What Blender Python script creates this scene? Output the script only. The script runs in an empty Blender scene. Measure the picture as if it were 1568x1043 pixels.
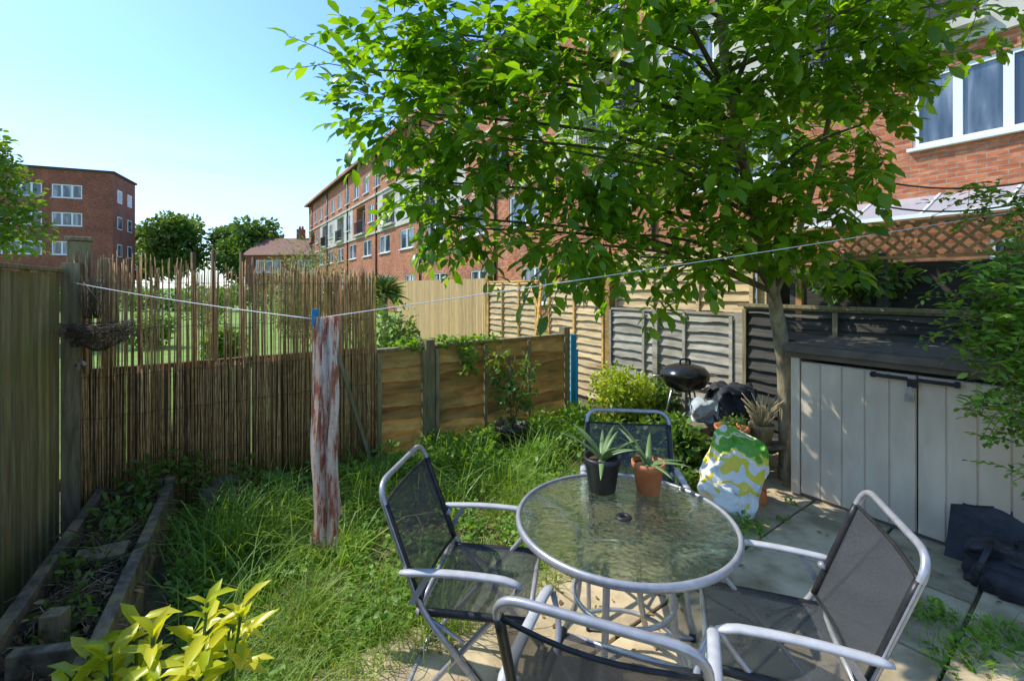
import bpy, math, random
import numpy as np
from mathutils import Vector, Matrix, noise
random.seed(7); rng=np.random.default_rng(11)
sc=bpy.context.scene
R=math.radians
# ------------------------------------------------------------------ helpers
def link(o,parent=None):
    sc.collection.objects.link(o)
    if parent: o.parent=parent
    return o
def empty(name,loc=(0,0,0),ang=0):
    e=bpy.data.objects.new(name,None); e.empty_display_size=.1
    e.location=loc; e.rotation_euler=(0,0,ang); return link(e)
class MB:
    def __init__(s): s.v=[];s.f=[];s.m=[];s.s=[]
    def add(s,vs,fs,mi=0,sm=False):
        o=len(s.v); s.v+=[tuple(v) for v in vs]
        for f in fs:
            s.f.append(tuple(i+o for i in f)); s.m.append(mi); s.s.append(sm)
    def box(s,c,d,M=None,mi=0):
        vs=[]
        for x in(-.5,.5):
            for y in(-.5,.5):
                for z in(-.5,.5):
                    p=Vector((x*d[0],y*d[1],z*d[2]))
                    if M: p=M@p
                    vs.append(p+Vector(c))
        s.add(vs,[(0,1,3,2),(4,6,7,5),(0,4,5,1),(2,3,7,6),(0,2,6,4),(1,5,7,3)],mi)
    def bar(s,a,b,w,h,mi=0,up=(0,0,1)):
        a=Vector(a);b=Vector(b);d=b-a;L=d.length;x=d.normalized();u=Vector(up)
        if abs(x.dot(u))>.95:u=Vector((0,1,0))
        y=u.cross(x).normalized();z=x.cross(y)
        M=Matrix((x,y,z)).transposed()
        s.box((a+b)/2,(L,w,h),M,mi)
    def tube(s,pts,r,seg=8,mi=0,closed=False,flat=1):
        pts=[Vector(p) for p in pts];n=len(pts)
        rs=r if hasattr(r,'__len__') else [r]*n
        vs=[];nrm=None
        for i,p in enumerate(pts):
            if closed: t=pts[(i+1)%n]-pts[i-1]
            else: t=pts[min(i+1,n-1)]-pts[max(i-1,0)]
            t.normalize()
            if nrm is None:
                a=Vector((0,0,1)) if abs(t.z)<.9 else Vector((1,0,0))
                nrm=(a-t*a.dot(t)).normalized()
            else:
                nrm=nrm-t*nrm.dot(t)
                if nrm.length<1e-5: nrm=t.orthogonal()
                nrm.normalize()
            b=t.cross(nrm)
            for k in range(seg):
                an=2*math.pi*k/seg
                vs.append(p+nrm*math.cos(an)*rs[i]*flat+b*math.sin(an)*rs[i])
        fs=[]
        m=n if closed else n-1
        for i in range(m):
            j=(i+1)%n
            for k in range(seg):
                l=(k+1)%seg
                fs.append((i*seg+k,i*seg+l,j*seg+l,j*seg+k))
        if not closed:
            fs.append(tuple(range(seg))[::-1]); fs.append(tuple((n-1)*seg+k for k in range(seg)))
        s.add(vs,fs,mi,True)
    def lathe(s,prof,c=(0,0,0),seg=32,mi=0,sm=True,closed=False):
        vs=[];n=len(prof)
        for r,z in prof:
            for k in range(seg):
                a=2*math.pi*k/seg
                vs.append((c[0]+r*math.cos(a),c[1]+r*math.sin(a),c[2]+z))
        fs=[]
        for i in range(n if closed else n-1):
            j=(i+1)%n
            for k in range(seg):
                l=(k+1)%seg
                fs.append((i*seg+k,i*seg+l,j*seg+l,j*seg+k))
        s.add(vs,fs,mi,sm)
    def grid(s,fn,nu,nv,mi=0,sm=True):
        vs=[fn(i/(nu),j/(nv)) for i in range(nu+1) for j in range(nv+1)]
        fs=[(i*(nv+1)+j,(i+1)*(nv+1)+j,(i+1)*(nv+1)+j+1,i*(nv+1)+j+1) for i in range(nu) for j in range(nv)]
        s.add(vs,fs,mi,sm)
    def obj(s,name,mats,parent=None,loc=None,ang=0,bev=0,seg=2):
        me=bpy.data.meshes.new(name); me.from_pydata(s.v,[],s.f)
        for m in (mats if isinstance(mats,(list,tuple)) else [mats]): me.materials.append(m)
        me.polygons.foreach_set('material_index',s.m); me.polygons.foreach_set('use_smooth',s.s)
        me.update()
        o=bpy.data.objects.new(name,me); link(o,parent)
        if loc is not None: o.location=loc
        o.rotation_euler=(0,0,ang)
        if bev:
            b=o.modifiers.new('b','BEVEL'); b.width=bev; b.segments=seg; b.limit_method='ANGLE'
        return o
def fillet(pts,rad,n=5,closed=False):
    pts=[Vector(p) for p in pts];out=[]
    N=len(pts)
    for i,p in enumerate(pts):
        if not closed and i in(0,N-1): out.append(p);continue
        a=pts[i-1]-p;b=pts[(i+1)%N]-p
        r=min(rad,a.length*.45,b.length*.45)
        A=p+a.normalized()*r;B=p+b.normalized()*r
        for k in range(n+1):
            t=k/n; out.append(A*(1-t)**2+p*2*t*(1-t)+B*t*t)
    return out
def fastmesh(name,V,faces,mat,parent=None,smooth=True,loc=None,ang=0):
    N,k,_=V.shape
    me=bpy.data.meshes.new(name)
    flat=np.array([i for f in faces for i in f]); lens=np.array([len(f) for f in faces])
    lv=(np.arange(N)[:,None]*k+flat[None]).ravel().astype(np.int32)
    lt=np.tile(lens,N); ls=np.concatenate([[0],np.cumsum(lt)[:-1]]).astype(np.int32)
    me.vertices.add(N*k); me.vertices.foreach_set('co',V.reshape(-1).astype(np.float32))
    me.loops.add(len(lv)); me.loops.foreach_set('vertex_index',lv)
    me.polygons.add(len(lt)); me.polygons.foreach_set('loop_start',ls)
    me.polygons.foreach_set('use_smooth',np.full(len(lt),smooth))
    me.materials.append(mat); me.update(calc_edges=True); me.validate()
    o=bpy.data.objects.new(name,me); link(o,parent)
    if loc is not None:o.location=loc
    o.rotation_euler=(0,0,ang)
    return o
def nz(a): return a/np.maximum(np.linalg.norm(a,axis=-1,keepdims=True),1e-6)
def leaf_V(pos,d,nr,L,W,fold=.25,curl=.18):
    d=nz(d);s=nz(np.cross(d,nr));n=np.cross(s,d);L=L[:,None];W=W[:,None]
    def P(t,w,h): return pos+d*L*t+s*W*w*.5+n*(L*h)
    f=fold*.25
    return np.stack([P(0,0,0),P(.3,.8,f),P(.3,0,.02),P(.3,-.8,f),P(.68,.92,f-curl*.4),P(.68,0,-curl*.4),P(.68,-.92,f-curl*.4),P(1,0,-curl)],1)
LF=[(0,2,1),(0,3,2),(1,2,5,4),(2,3,6,5),(4,5,7),(5,6,7)]
def leaves(name,pos,d,nr,L,W,mat,parent=None,**k):
    return fastmesh(name,leaf_V(pos,d,nr,L,W,**k),LF,mat,parent)
# ------------------------------------------------------------------ materials
def newmat(name):
    m=bpy.data.materials.new(name); m.use_nodes=True; nt=m.node_tree
    return m,nt,nt.nodes['Principled BSDF'],nt.nodes['Material Output']
def N(nt,t,**k):
    n=nt.nodes.new(t)
    for a,b in k.items(): setattr(n,a,b)
    return n
def ramp(nt,cols):
    r=N(nt,'ShaderNodeValToRGB'); e=r.color_ramp.elements
    while len(e)<len(cols): e.new(.5)
    for i,(p,c) in enumerate(cols): e[i].position=p; e[i].color=(*c,1)
    return r
def pm(name,cols,scale=5,st=(1,1,1),rough=.8,bump=.2,isl=0,detail=4,metal=0,spec=.4,bscale=None,dist=.01,grime=None,gscale=1.5):
    m,nt,b,o=newmat(name); L=nt.links.new
    tc=N(nt,'ShaderNodeTexCoord'); mp=N(nt,'ShaderNodeMapping'); mp.inputs['Scale'].default_value=st
    L(tc.outputs['Object'],mp.inputs['Vector'])
    geo=N(nt,'ShaderNodeNewGeometry')
    vec=mp.outputs['Vector']
    if isl:
        ad=N(nt,'ShaderNodeVectorMath',operation='ADD'); sc2=N(nt,'ShaderNodeMath',operation='MULTIPLY'); sc2.inputs[1].default_value=37
        L(geo.outputs['Random Per Island'],sc2.inputs[0]); L(vec,ad.inputs[0]); L(sc2.outputs[0],ad.inputs[1]); vec=ad.outputs[0]
    n=N(nt,'ShaderNodeTexNoise'); n.inputs['Scale'].default_value=scale; n.inputs['Detail'].default_value=detail; n.inputs['Roughness'].default_value=.6
    L(vec,n.inputs['Vector']); r=ramp(nt,cols); L(n.outputs['Fac'],r.inputs['Fac'])
    col=r.outputs['Color']
    if grime:
        g=N(nt,'ShaderNodeTexNoise'); g.inputs['Scale'].default_value=gscale; g.inputs['Detail'].default_value=4
        L(tc.outputs['Object'],g.inputs['Vector'])
        gr=ramp(nt,[(.48,(0,0,0)),(.68,(.8,.8,.8))]); L(g.outputs['Fac'],gr.inputs['Fac'])
        mx=N(nt,'ShaderNodeMixRGB'); mx.inputs[2].default_value=(*grime,1); L(gr.outputs['Color'],mx.inputs[0]); L(col,mx.inputs[1]); col=mx.outputs[0]
    if isl:
        h=N(nt,'ShaderNodeHueSaturation'); mr=N(nt,'ShaderNodeMapRange'); mr.inputs[3].default_value=1-isl; mr.inputs[4].default_value=1+isl
        L(geo.outputs['Random Per Island'],mr.inputs[0]); L(mr.outputs[0],h.inputs['Value']); L(col,h.inputs['Color']); col=h.outputs[0]
    L(col,b.inputs['Base Color']); b.inputs['Roughness'].default_value=rough; b.inputs['Metallic'].default_value=metal
    b.inputs['Specular IOR Level'].default_value=spec
    if bump:
        n2=n
        if bscale:
            n2=N(nt,'ShaderNodeTexNoise'); n2.inputs['Scale'].default_value=bscale; n2.inputs['Detail'].default_value=3; L(vec,n2.inputs['Vector'])
        bp=N(nt,'ShaderNodeBump'); bp.inputs['Strength'].default_value=bump; bp.inputs['Distance'].default_value=dist
        L(n2.outputs['Fac'],bp.inputs['Height']); L(bp.outputs[0],b.inputs['Normal'])
    return m
def leafm(name,c1,c2,c3=None,tr=.4,rough=.4,tb=(1.9,1.7,.5),spec=.4):
    m,nt,b,o=newmat(name); L=nt.links.new
    geo=N(nt,'ShaderNodeNewGeometry'); r=ramp(nt,[(0,c1),(.6,c2),(1,c3 or c2)]); L(geo.outputs['Random Per Island'],r.inputs['Fac'])
    L(r.outputs[0],b.inputs['Base Color']); b.inputs['Roughness'].default_value=rough; b.inputs['Specular IOR Level'].default_value=spec
    t=N(nt,'ShaderNodeBsdfTranslucent'); mu=N(nt,'ShaderNodeMixRGB',blend_type='MULTIPLY'); mu.inputs[0].default_value=1; mu.inputs[2].default_value=(*tb,1)
    L(r.outputs[0],mu.inputs[1]); L(mu.outputs[0],t.inputs['Color'])
    mx=N(nt,'ShaderNodeMixShader'); mx.inputs[0].default_value=tr
    L(b.outputs[0],mx.inputs[1]); L(t.outputs[0],mx.inputs[2]); L(mx.outputs[0],o.inputs['Surface'])
    return m
def brickm(name,c1,c2,mort):
    m,nt,b,o=newmat(name); L=nt.links.new
    tc=N(nt,'ShaderNodeTexCoord'); sp=N(nt,'ShaderNodeSeparateXYZ'); L(tc.outputs['Object'],sp.inputs[0])
    ad=N(nt,'ShaderNodeMath',operation='ADD'); L(sp.outputs[0],ad.inputs[0]); L(sp.outputs[1],ad.inputs[1])
    cb=N(nt,'ShaderNodeCombineXYZ'); L(ad.outputs[0],cb.inputs[0]); L(sp.outputs[2],cb.inputs[1])
    br=N(nt,'ShaderNodeTexBrick'); br.inputs['Scale'].default_value=1; br.inputs['Brick Width'].default_value=.225; br.inputs['Row Height'].default_value=.075
    br.inputs['Mortar Size'].default_value=.007; br.inputs['Color1'].default_value=(*c1,1); br.inputs['Color2'].default_value=(*c2,1); br.inputs['Mortar'].default_value=(*mort,1)
    L(cb.outputs[0],br.inputs['Vector'])
    n=N(nt,'ShaderNodeTexNoise'); n.inputs['Scale'].default_value=.6; n.inputs['Detail'].default_value=8; n.inputs['Roughness'].default_value=.7; L(tc.outputs['Object'],n.inputs['Vector'])
    r=ramp(nt,[(.3,(.6,.6,.6)),(.7,(1.2,1.15,1.1))]); L(n.outputs['Fac'],r.inputs['Fac'])
    mu=N(nt,'ShaderNodeMixRGB',blend_type='MULTIPLY'); mu.inputs[0].default_value=1; L(br.outputs['Color'],mu.inputs[1]); L(r.outputs[0],mu.inputs[2])
    n3=N(nt,'ShaderNodeTexNoise'); n3.inputs['Scale'].default_value=1; mp=N(nt,'ShaderNodeMapping'); mp.inputs['Scale'].default_value=(4.4,13.3,1); L(cb.outputs[0],mp.inputs[0]); L(mp.outputs[0],n3.inputs['Vector'])
    r3=ramp(nt,[(.4,(.55,.5,.5)),(.6,(1.1,1.1,1.1))]); L(n3.outputs['Fac'],r3.inputs['Fac'])
    mu2=N(nt,'ShaderNodeMixRGB',blend_type='MULTIPLY'); mu2.inputs[0].default_value=.7; L(mu.outputs[0],mu2.inputs[1]); L(r3.outputs[0],mu2.inputs[2])
    L(mu2.outputs[0],b.inputs['Base Color']); b.inputs['Roughness'].default_value=.9
    bp=N(nt,'ShaderNodeBump'); bp.invert=True; bp.inputs['Strength'].default_value=.4; bp.inputs['Distance'].default_value=.01; L(br.outputs['Fac'],bp.inputs['Height']); L(bp.outputs[0],b.inputs['Normal'])
    return m
M={}
M['fence_left']=pm('weathered_board',[(.3,(.16,.135,.06)),(.55,(.32,.27,.12)),(.75,(.46,.40,.20))],6,(6,6,.5),.85,.35,.28,grime=(.24,.22,.05),gscale=2.2)
M['waney']=pm('golden_lap_board',[(.3,(.30,.14,.035)),(.5,(.55,.30,.075)),(.75,(.72,.45,.15))],6,(.5,3,2.5),.75,.5,.42,grime=(.18,.14,.045),gscale=2.6)
M['waney_pale']=pm('pale_lap_board',[(.3,(.36,.23,.10)),(.5,(.58,.42,.21)),(.75,(.68,.52,.30))],7,(.5,3,4),.75,.3,.2)
M['waney_grey']=pm('grey_lap_board',[(.3,(.23,.20,.155)),(.5,(.40,.36,.28)),(.75,(.52,.47,.37))],7,(.5,3,4),.85,.3,.25,grime=(.20,.18,.12),gscale=2)
M['dark_fence']=pm('shade_dark_board',[(.3,(.025,.024,.019)),(.7,(.085,.078,.06))],7,(.5,3,8),.8,.3,.3)  # near-black boards: the shade below the lattice is put into the colour
M['slat']=pm('new_slat_wood',[(.3,(.48,.31,.13)),(.7,(.68,.48,.24))],6,(6,6,.5),.7,.2,.15)
M['post']=pm('post_wood',[(.3,(.14,.11,.055)),(.7,(.36,.29,.16))],8,(5,5,.6),.85,.4,.1,grime=(.17,.16,.06))
M['reed']=pm('bamboo_reed',[(.3,(.20,.10,.032)),(.5,(.42,.24,.085)),(.75,(.64,.45,.20))],10,(3,3,1.2),.6,.15,.5)
M['backing']=pm('backing_board',[(.3,(.08,.045,.02)),(.7,(.2,.12,.05))],6,(6,6,.5),.85,.3,.2)
M['sleeper']=pm('sleeper_wood',[(.3,(.06,.048,.033)),(.5,(.15,.125,.085)),(.75,(.30,.25,.17))],9,(2,2,2),.9,.6,.15,grime=(.38,.31,.14),gscale=6)
M['soil']=pm('soil',[(.3,(.035,.024,.015)),(.7,(.13,.09,.055))],25,(1,1,1),.95,.9,dist=.03)
M['twig']=pm('twig',[(.3,(.07,.048,.03)),(.7,(.2,.15,.09))],10,rough=.9,isl=.4)
M['drygrass']=pm('dry_stalk',[(.3,(.4,.3,.14)),(.7,(.6,.48,.26))],10,rough=.9,isl=.3)
M['slab']=pm('paving_stone',[(.25,(.27,.20,.115)),(.5,(.52,.41,.25)),(.75,(.66,.54,.35))],5,(1,1,1),.85,.5,.22,bscale=40,dist=.006,grime=(.20,.165,.085),gscale=3.2,detail=8)
M['concrete']=pm('concrete',[(.3,(.28,.26,.22)),(.7,(.52,.48,.42))],12,rough=.9,bump=.4)
M['bark']=pm('bark',[(.3,(.11,.09,.05)),(.5,(.27,.22,.13)),(.75,(.46,.40,.26))],14,(1,1,.35),.9,.7,dist=.02)
M['bark_dark']=pm('branch_bark',[(.3,(.06,.05,.03)),(.7,(.17,.135,.08))],20,(1,1,.5),.9,.4)
M['alu']=pm('grey_painted_tube',[(.3,(.34,.34,.35)),(.7,(.48,.48,.50))],30,rough=.32,bump=.04,spec=.6,metal=.35)
M['arm']=pm('armrest_plastic',[(.3,(.42,.42,.43)),(.7,(.54,.54,.55))],25,rough=.4,bump=.04)
M['black_plastic']=pm('black_plastic',[(.3,(.014,.014,.015)),(.7,(.035,.035,.036))],30,rough=.4,bump=.1)
M['black_cloth']=pm('black_nylon',[(.3,(.014,.014,.016)),(.7,(.045,.045,.05))],12,rough=.6,bump=.6,dist=.02)
M['enamel']=pm('black_enamel',[(.3,(.01,.01,.01)),(.7,(.025,.024,.022))],20,rough=.2,bump=.05)
M['terracotta']=pm('terracotta',[(.3,(.46,.14,.045)),(.7,(.64,.25,.10))],15,rough=.8,bump=.2)
M['shed']=pm('shed_resin_panel',[(.3,(.60,.485,.345)),(.7,(.73,.61,.45))],5,(2,2,.6),.6,.12,bscale=40,grime=(.50,.40,.28))
M['shed_lid']=pm('shed_resin_lid',[(.3,(.10,.08,.06)),(.7,(.17,.14,.105))],9,(1,1,1),.6,.2)
M['white']=pm('white_upvc',[(.3,(.76,.77,.78)),(.7,(.83,.83,.83))],8,rough=.4,bump=0)
M['render_wall']=pm('pale_render',[(.3,(.42,.39,.33)),(.7,(.62,.58,.50))],1.2,rough=.9,bump=.1)
M['brick']=brickm('red_brick',(.48,.14,.055),(.62,.23,.105),(.42,.32,.24))
M['brick_far']=brickm('brown_brick',(.34,.09,.045),(.44,.13,.07),(.30,.21,.16))
M['roof_tile']=pm('roof_tile',[(.3,(.16,.08,.055)),(.7,(.29,.15,.10))],3,(1,1,4),.85,.4)
M['blue']=pm('blue_plastic',[(.3,(.01,.20,.42)),(.7,(.02,.32,.58))],6,rough=.45,bump=.1)
M['line']=pm('clothes_line',[(.3,(.7,.7,.66)),(.7,(.8,.8,.78))],10,rough=.5,bump=0)
M['lattice']=pm('lattice_wood',[(.3,(.34,.16,.06)),(.7,(.52,.28,.12))],10,rough=.75,bump=.2,isl=.2)
M['dark_int']=pm('felt_and_recess_shade',[(.3,(.04,.04,.04)),(.7,(.09,.08,.075))],10,rough=.9)  # felt for the roofs; doubles as painted shade in the balcony recesses
M['steel']=pm('galvanised_steel',[(.3,(.35,.35,.35)),(.7,(.55,.55,.55))],20,rough=.35,metal=.9,bump=.05)
M['ground']=pm('distant_grass',[(.3,(.11,.20,.03)),(.5,(.18,.30,.045)),(.75,(.28,.39,.08))],3,rough=.95,bump=.8,detail=12,dist=.05,grime=(.16,.20,.06),gscale=.35)
M['earth']=pm('garden_earth',[(.3,(.05,.05,.02)),(.55,(.12,.105,.045)),(.75,(.24,.18,.10))],7,rough=.95,bump=.8,dist=.03,detail=8)
M['grassblade']=leafm('grass_blade',(.12,.23,.02),(.22,.36,.035),(.40,.47,.12),.4,.5)
M['longgrass']=leafm('long_grass',(.12,.24,.03),(.21,.37,.045),(.34,.47,.10),.4,.45)
M['clover']=leafm('broadleaf_weed',(.085,.19,.02),(.17,.33,.035),(.28,.44,.06),.38,.45)
M['tree']=leafm('tree_leaf',(.070,.165,.010),(.130,.265,.015),(.21,.34,.025),.55,.33,tb=(2.2,2.0,.4))
M['tree_far']=leafm('far_tree_leaf',(.065,.14,.02),(.105,.195,.03),(.16,.26,.045),.3,.55)
M['tree_left']=leafm('light_tree_leaf',(.09,.18,.025),(.15,.26,.035),(.22,.33,.05),.35,.5)
M['shrub']=leafm('shrub_leaf',(.065,.14,.02),(.12,.22,.035),(.18,.28,.055),.38,.4)
M['limeshrub']=leafm('lime_shrub_leaf',(.22,.34,.02),(.38,.47,.03),(.48,.52,.04),.35,.45)
M['olive']=leafm('olive_shrub_leaf',(.12,.16,.07),(.2,.25,.11),(.32,.35,.17),.3,.6)
M['croton']=leafm('gold_laurel_leaf',(.40,.52,.02),(.70,.70,.03),(.80,.75,.07),.45,.3,tb=(1.15,1.12,.4))
M['aloe']=leafm('aloe_leaf',(.12,.20,.06),(.17,.26,.09),(.21,.30,.11),.1,.4)
M['palm']=leafm('palm_leaf',(.07,.13,.04),(.13,.2,.06),None,.2,.5)
M['deadleaf']=leafm('dead_leaf',(.14,.08,.04),(.30,.19,.08),(.42,.30,.15),.15,.8)
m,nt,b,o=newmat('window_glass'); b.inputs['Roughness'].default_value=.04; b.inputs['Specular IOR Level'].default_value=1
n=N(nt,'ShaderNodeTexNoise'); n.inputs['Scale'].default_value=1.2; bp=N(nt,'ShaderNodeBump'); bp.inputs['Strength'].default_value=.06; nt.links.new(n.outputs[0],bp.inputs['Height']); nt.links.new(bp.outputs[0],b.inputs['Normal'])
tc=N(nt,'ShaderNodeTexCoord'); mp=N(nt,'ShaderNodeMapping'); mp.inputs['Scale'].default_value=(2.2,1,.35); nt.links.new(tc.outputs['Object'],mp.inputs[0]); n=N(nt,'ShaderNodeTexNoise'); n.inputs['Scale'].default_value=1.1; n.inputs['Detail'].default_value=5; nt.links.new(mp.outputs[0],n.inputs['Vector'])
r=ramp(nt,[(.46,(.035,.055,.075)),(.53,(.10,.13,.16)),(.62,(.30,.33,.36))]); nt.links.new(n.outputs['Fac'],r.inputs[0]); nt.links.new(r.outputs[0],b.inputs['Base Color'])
M['glass']=m
m,nt,b,o=newmat('rippled_table_glass'); L=nt.links.new
tc=N(nt,'ShaderNodeTexCoord'); v=N(nt,'ShaderNodeTexVoronoi'); v.feature='SMOOTH_F1'; v.inputs['Scale'].default_value=48; v.inputs['Smoothness'].default_value=.6
wn=N(nt,'ShaderNodeTexNoise'); wn.inputs['Scale'].default_value=22; wn.inputs['Detail'].default_value=2
L(tc.outputs['Object'],v.inputs['Vector']); L(tc.outputs['Object'],wn.inputs['Vector'])
ad=N(nt,'ShaderNodeMath',operation='ADD'); L(v.outputs['Distance'],ad.inputs[0]); L(wn.outputs['Fac'],ad.inputs[1])
bp=N(nt,'ShaderNodeBump'); bp.inputs['Strength'].default_value=.4; bp.inputs['Distance'].default_value=.006; L(ad.outputs[0],bp.inputs['Height'])
b.inputs['Base Color'].default_value=(.74,.85,.78,1); b.inputs['Transmission Weight'].default_value=1; b.inputs['Roughness'].default_value=.03; b.inputs['IOR'].default_value=1.45
L(bp.outputs[0],b.inputs['Normal'])
t=N(nt,'ShaderNodeBsdfTransparent'); t.inputs[0].default_value=(.78,.88,.82,1)
mx=N(nt,'ShaderNodeMixShader'); mx.inputs[0].default_value=.4
gl=N(nt,'ShaderNodeBsdfGlossy'); gl.inputs['Roughness'].default_value=.10; gl.inputs[0].default_value=(.9,.95,.95,1); L(bp.outputs[0],gl.inputs['Normal'])
mx2=N(nt,'ShaderNodeMixShader'); mx2.inputs[0].default_value=.10
L(b.outputs[0],mx.inputs[1]); L(t.outputs[0],mx.inputs[2]); L(mx.outputs[0],mx2.inputs[1]); L(gl.outputs[0],mx2.inputs[2]); L(mx2.outputs[0],o.inputs['Surface'])
M['tglass']=m
m,nt,b,o=newmat('polycarbonate'); b.inputs['Base Color'].default_value=(.6,.66,.72,1); b.inputs['Roughness'].default_value=.25
t=N(nt,'ShaderNodeBsdfTransparent'); mx=N(nt,'ShaderNodeMixShader'); mx.inputs[0].default_value=.45
n=N(nt,'ShaderNodeTexNoise'); n.inputs['Scale'].default_value=3; bp=N(nt,'ShaderNodeBump'); nt.links.new(n.outputs[0],bp.inputs['Height']); nt.links.new(bp.outputs[0],b.inputs['Normal'])
nt.links.new(b.outputs[0],mx.inputs[1]); nt.links.new(t.outputs[0],mx.inputs[2]); nt.links.new(mx.outputs[0],o.inputs['Surface']); M['poly']=m
m,nt,b,o=newmat('chair_textile'); L=nt.links.new
tc=N(nt,'ShaderNodeTexCoord'); w1=N(nt,'ShaderNodeTexNoise'); w1.inputs['Scale'].default_value=300; w1.inputs['Detail'].default_value=1
L(tc.outputs['Object'],w1.inputs['Vector']); r=ramp(nt,[(.35,(.025,.025,.028)),(.65,(.068,.068,.075))]); L(w1.outputs['Fac'],r.inputs[0]); L(r.outputs[0],b.inputs['Base Color'])
b.inputs['Roughness'].default_value=.55; b.inputs['Sheen Weight'].default_value=.15
t=N(nt,'ShaderNodeBsdfTransparent'); mx=N(nt,'ShaderNodeMixShader'); mx.inputs[0].default_value=.24
L(b.outputs[0],mx.inputs[1]); L(t.outputs[0],mx.inputs[2]); L(mx.outputs[0],o.inputs['Surface']); M['textile']=m
m,nt,b,o=newmat('scarf_cloth'); L=nt.links.new
tc=N(nt,'ShaderNodeTexCoord'); mp=N(nt,'ShaderNodeMapping'); mp.inputs['Scale'].default_value=(62,20,6); L(tc.outputs['Object'],mp.inputs['Vector'])
n=N(nt,'ShaderNodeTexNoise'); n.inputs['Scale'].default_value=1; n.inputs['Detail'].default_value=6; n.inputs['Roughness'].default_value=.65; L(mp.outputs[0],n.inputs['Vector'])
r=ramp(nt,[(.44,(.84,.74,.62)),(.51,(.74,.54,.42)),(.56,(.48,.18,.11)),(.68,(.36,.11,.06))]); L(n.outputs['Fac'],r.inputs['Fac'])
wv=N(nt,'ShaderNodeTexWave'); wv.bands_direction='Z'; wv.inputs['Scale'].default_value=30; wv.inputs['Distortion'].default_value=1.5; L(tc.outputs['Object'],wv.inputs['Vector'])
mu=N(nt,'ShaderNodeMixRGB',blend_type='MULTIPLY'); mu.inputs[0].default_value=.12; L(r.outputs[0],mu.inputs[1]); L(wv.outputs[0],mu.inputs[2]); L(mu.outputs[0],b.inputs['Base Color'])
bp=N(nt,'ShaderNodeBump'); bp.inputs['Strength'].default_value=.4; bp.inputs['Distance'].default_value=.003; L(wv.outputs['Fac'],bp.inputs['Height']); L(bp.outputs[0],b.inputs['Normal'])
t=N(nt,'ShaderNodeBsdfTranslucent'); L(mu.outputs[0],t.inputs['Color']); mx=N(nt,'ShaderNodeMixShader'); mx.inputs[0].default_value=.2; L(b.outputs[0],mx.inputs[1]); L(t.outputs[0],mx.inputs[2]); L(mx.outputs[0],o.inputs['Surface'])
b.inputs['Roughness'].default_value=.9; M['scarf']=m
m,nt,b,o=newmat('printed_sack'); L=nt.links.new
tc=N(nt,'ShaderNodeTexCoord'); sp=N(nt,'ShaderNodeSeparateXYZ'); L(tc.outputs['Object'],sp.inputs[0])
n=N(nt,'ShaderNodeTexNoise'); n.inputs['Scale'].default_value=8; n.inputs['Detail'].default_value=1; L(tc.outputs['Object'],n.inputs['Vector'])
a1=N(nt,'ShaderNodeMath',operation='MULTIPLY_ADD'); a1.inputs[1].default_value=.42; L(n.outputs['Fac'],a1.inputs[0]); L(sp.outputs[2],a1.inputs[2])
r=ramp(nt,[(0,(.12,.34,.06)),(.16,(.84,.82,.74)),(.34,(.86,.68,.05)),(.38,(.84,.82,.74)),(.48,(.88,.70,.05)),(.55,(.86,.83,.72)),(.62,(.88,.72,.06)),(.645,(.14,.40,.04)),(.72,(.84,.80,.55)),(.74,(.22,.50,.06)),(.79,(.84,.82,.74))]); r.color_ramp.interpolation='CONSTANT'; L(a1.outputs[0],r.inputs['Fac'])
ck=N(nt,'ShaderNodeTexBrick'); ck.inputs['Scale'].default_value=30; ck.inputs['Color1'].default_value=(1,1,1,1); ck.inputs['Color2'].default_value=(.14,.34,.1,1); ck.inputs['Mortar'].default_value=(1,1,1,1); ck.inputs['Mortar Size'].default_value=.11; ck.inputs['Bias'].default_value=-.1
cb=N(nt,'ShaderNodeCombineXYZ'); L(sp.outputs[0],cb.inputs[0]); L(sp.outputs[2],cb.inputs[1]); L(cb.outputs[0],ck.inputs['Vector'])
mu=N(nt,'ShaderNodeMixRGB',blend_type='MULTIPLY'); mu.inputs[0].default_value=.8; L(r.outputs[0],mu.inputs[1]); L(ck.outputs[0],mu.inputs[2]); L(mu.outputs[0],b.inputs['Base Color'])
b.inputs['Roughness'].default_value=.35
n5=N(nt,'ShaderNodeTexNoise'); n5.inputs['Scale'].default_value=14; n5.inputs['Detail'].default_value=3; n5.inputs['Distortion'].default_value=1; L(tc.outputs['Object'],n5.inputs['Vector']); bp=N(nt,'ShaderNodeBump'); bp.inputs['Strength'].default_value=.7; bp.inputs['Distance'].default_value=.02; L(n5.outputs[0],bp.inputs['Height']); L(bp.outputs[0],b.inputs['Normal'])
M['sack']=m

# ------------------------------------------------------------------ world, sun, camera
az=R(-74); el=R(50)
S=Vector((math.sin(az)*math.cos(el),math.cos(az)*math.cos(el),math.sin(el)))
w=bpy.data.worlds.new('World'); sc.world=w; w.use_nodes=True; nt=w.node_tree; L=nt.links.new
bg=nt.nodes['Background']; sky=N(nt,'ShaderNodeTexSky'); sky.sky_type='NISHITA'; sky.sun_disc=False; sky.sun_elevation=el; sky.sun_rotation=az
sky.air_density=1.0; sky.dust_density=.5; sky.ozone_density=1.2
tint=N(nt,'ShaderNodeMixRGB',blend_type='MULTIPLY'); tint.inputs[0].default_value=1; tint.inputs[2].default_value=(1.25,1.66,2.15,1); L(sky.outputs[0],tint.inputs[1])
tc=N(nt,'ShaderNodeTexCoord'); mp=N(nt,'ShaderNodeMapping'); mp.inputs['Scale'].default_value=(1.2,1.2,7); mp.inputs['Rotation'].default_value=(.1,.12,0); L(tc.outputs['Generated'],mp.inputs['Vector'])
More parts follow.
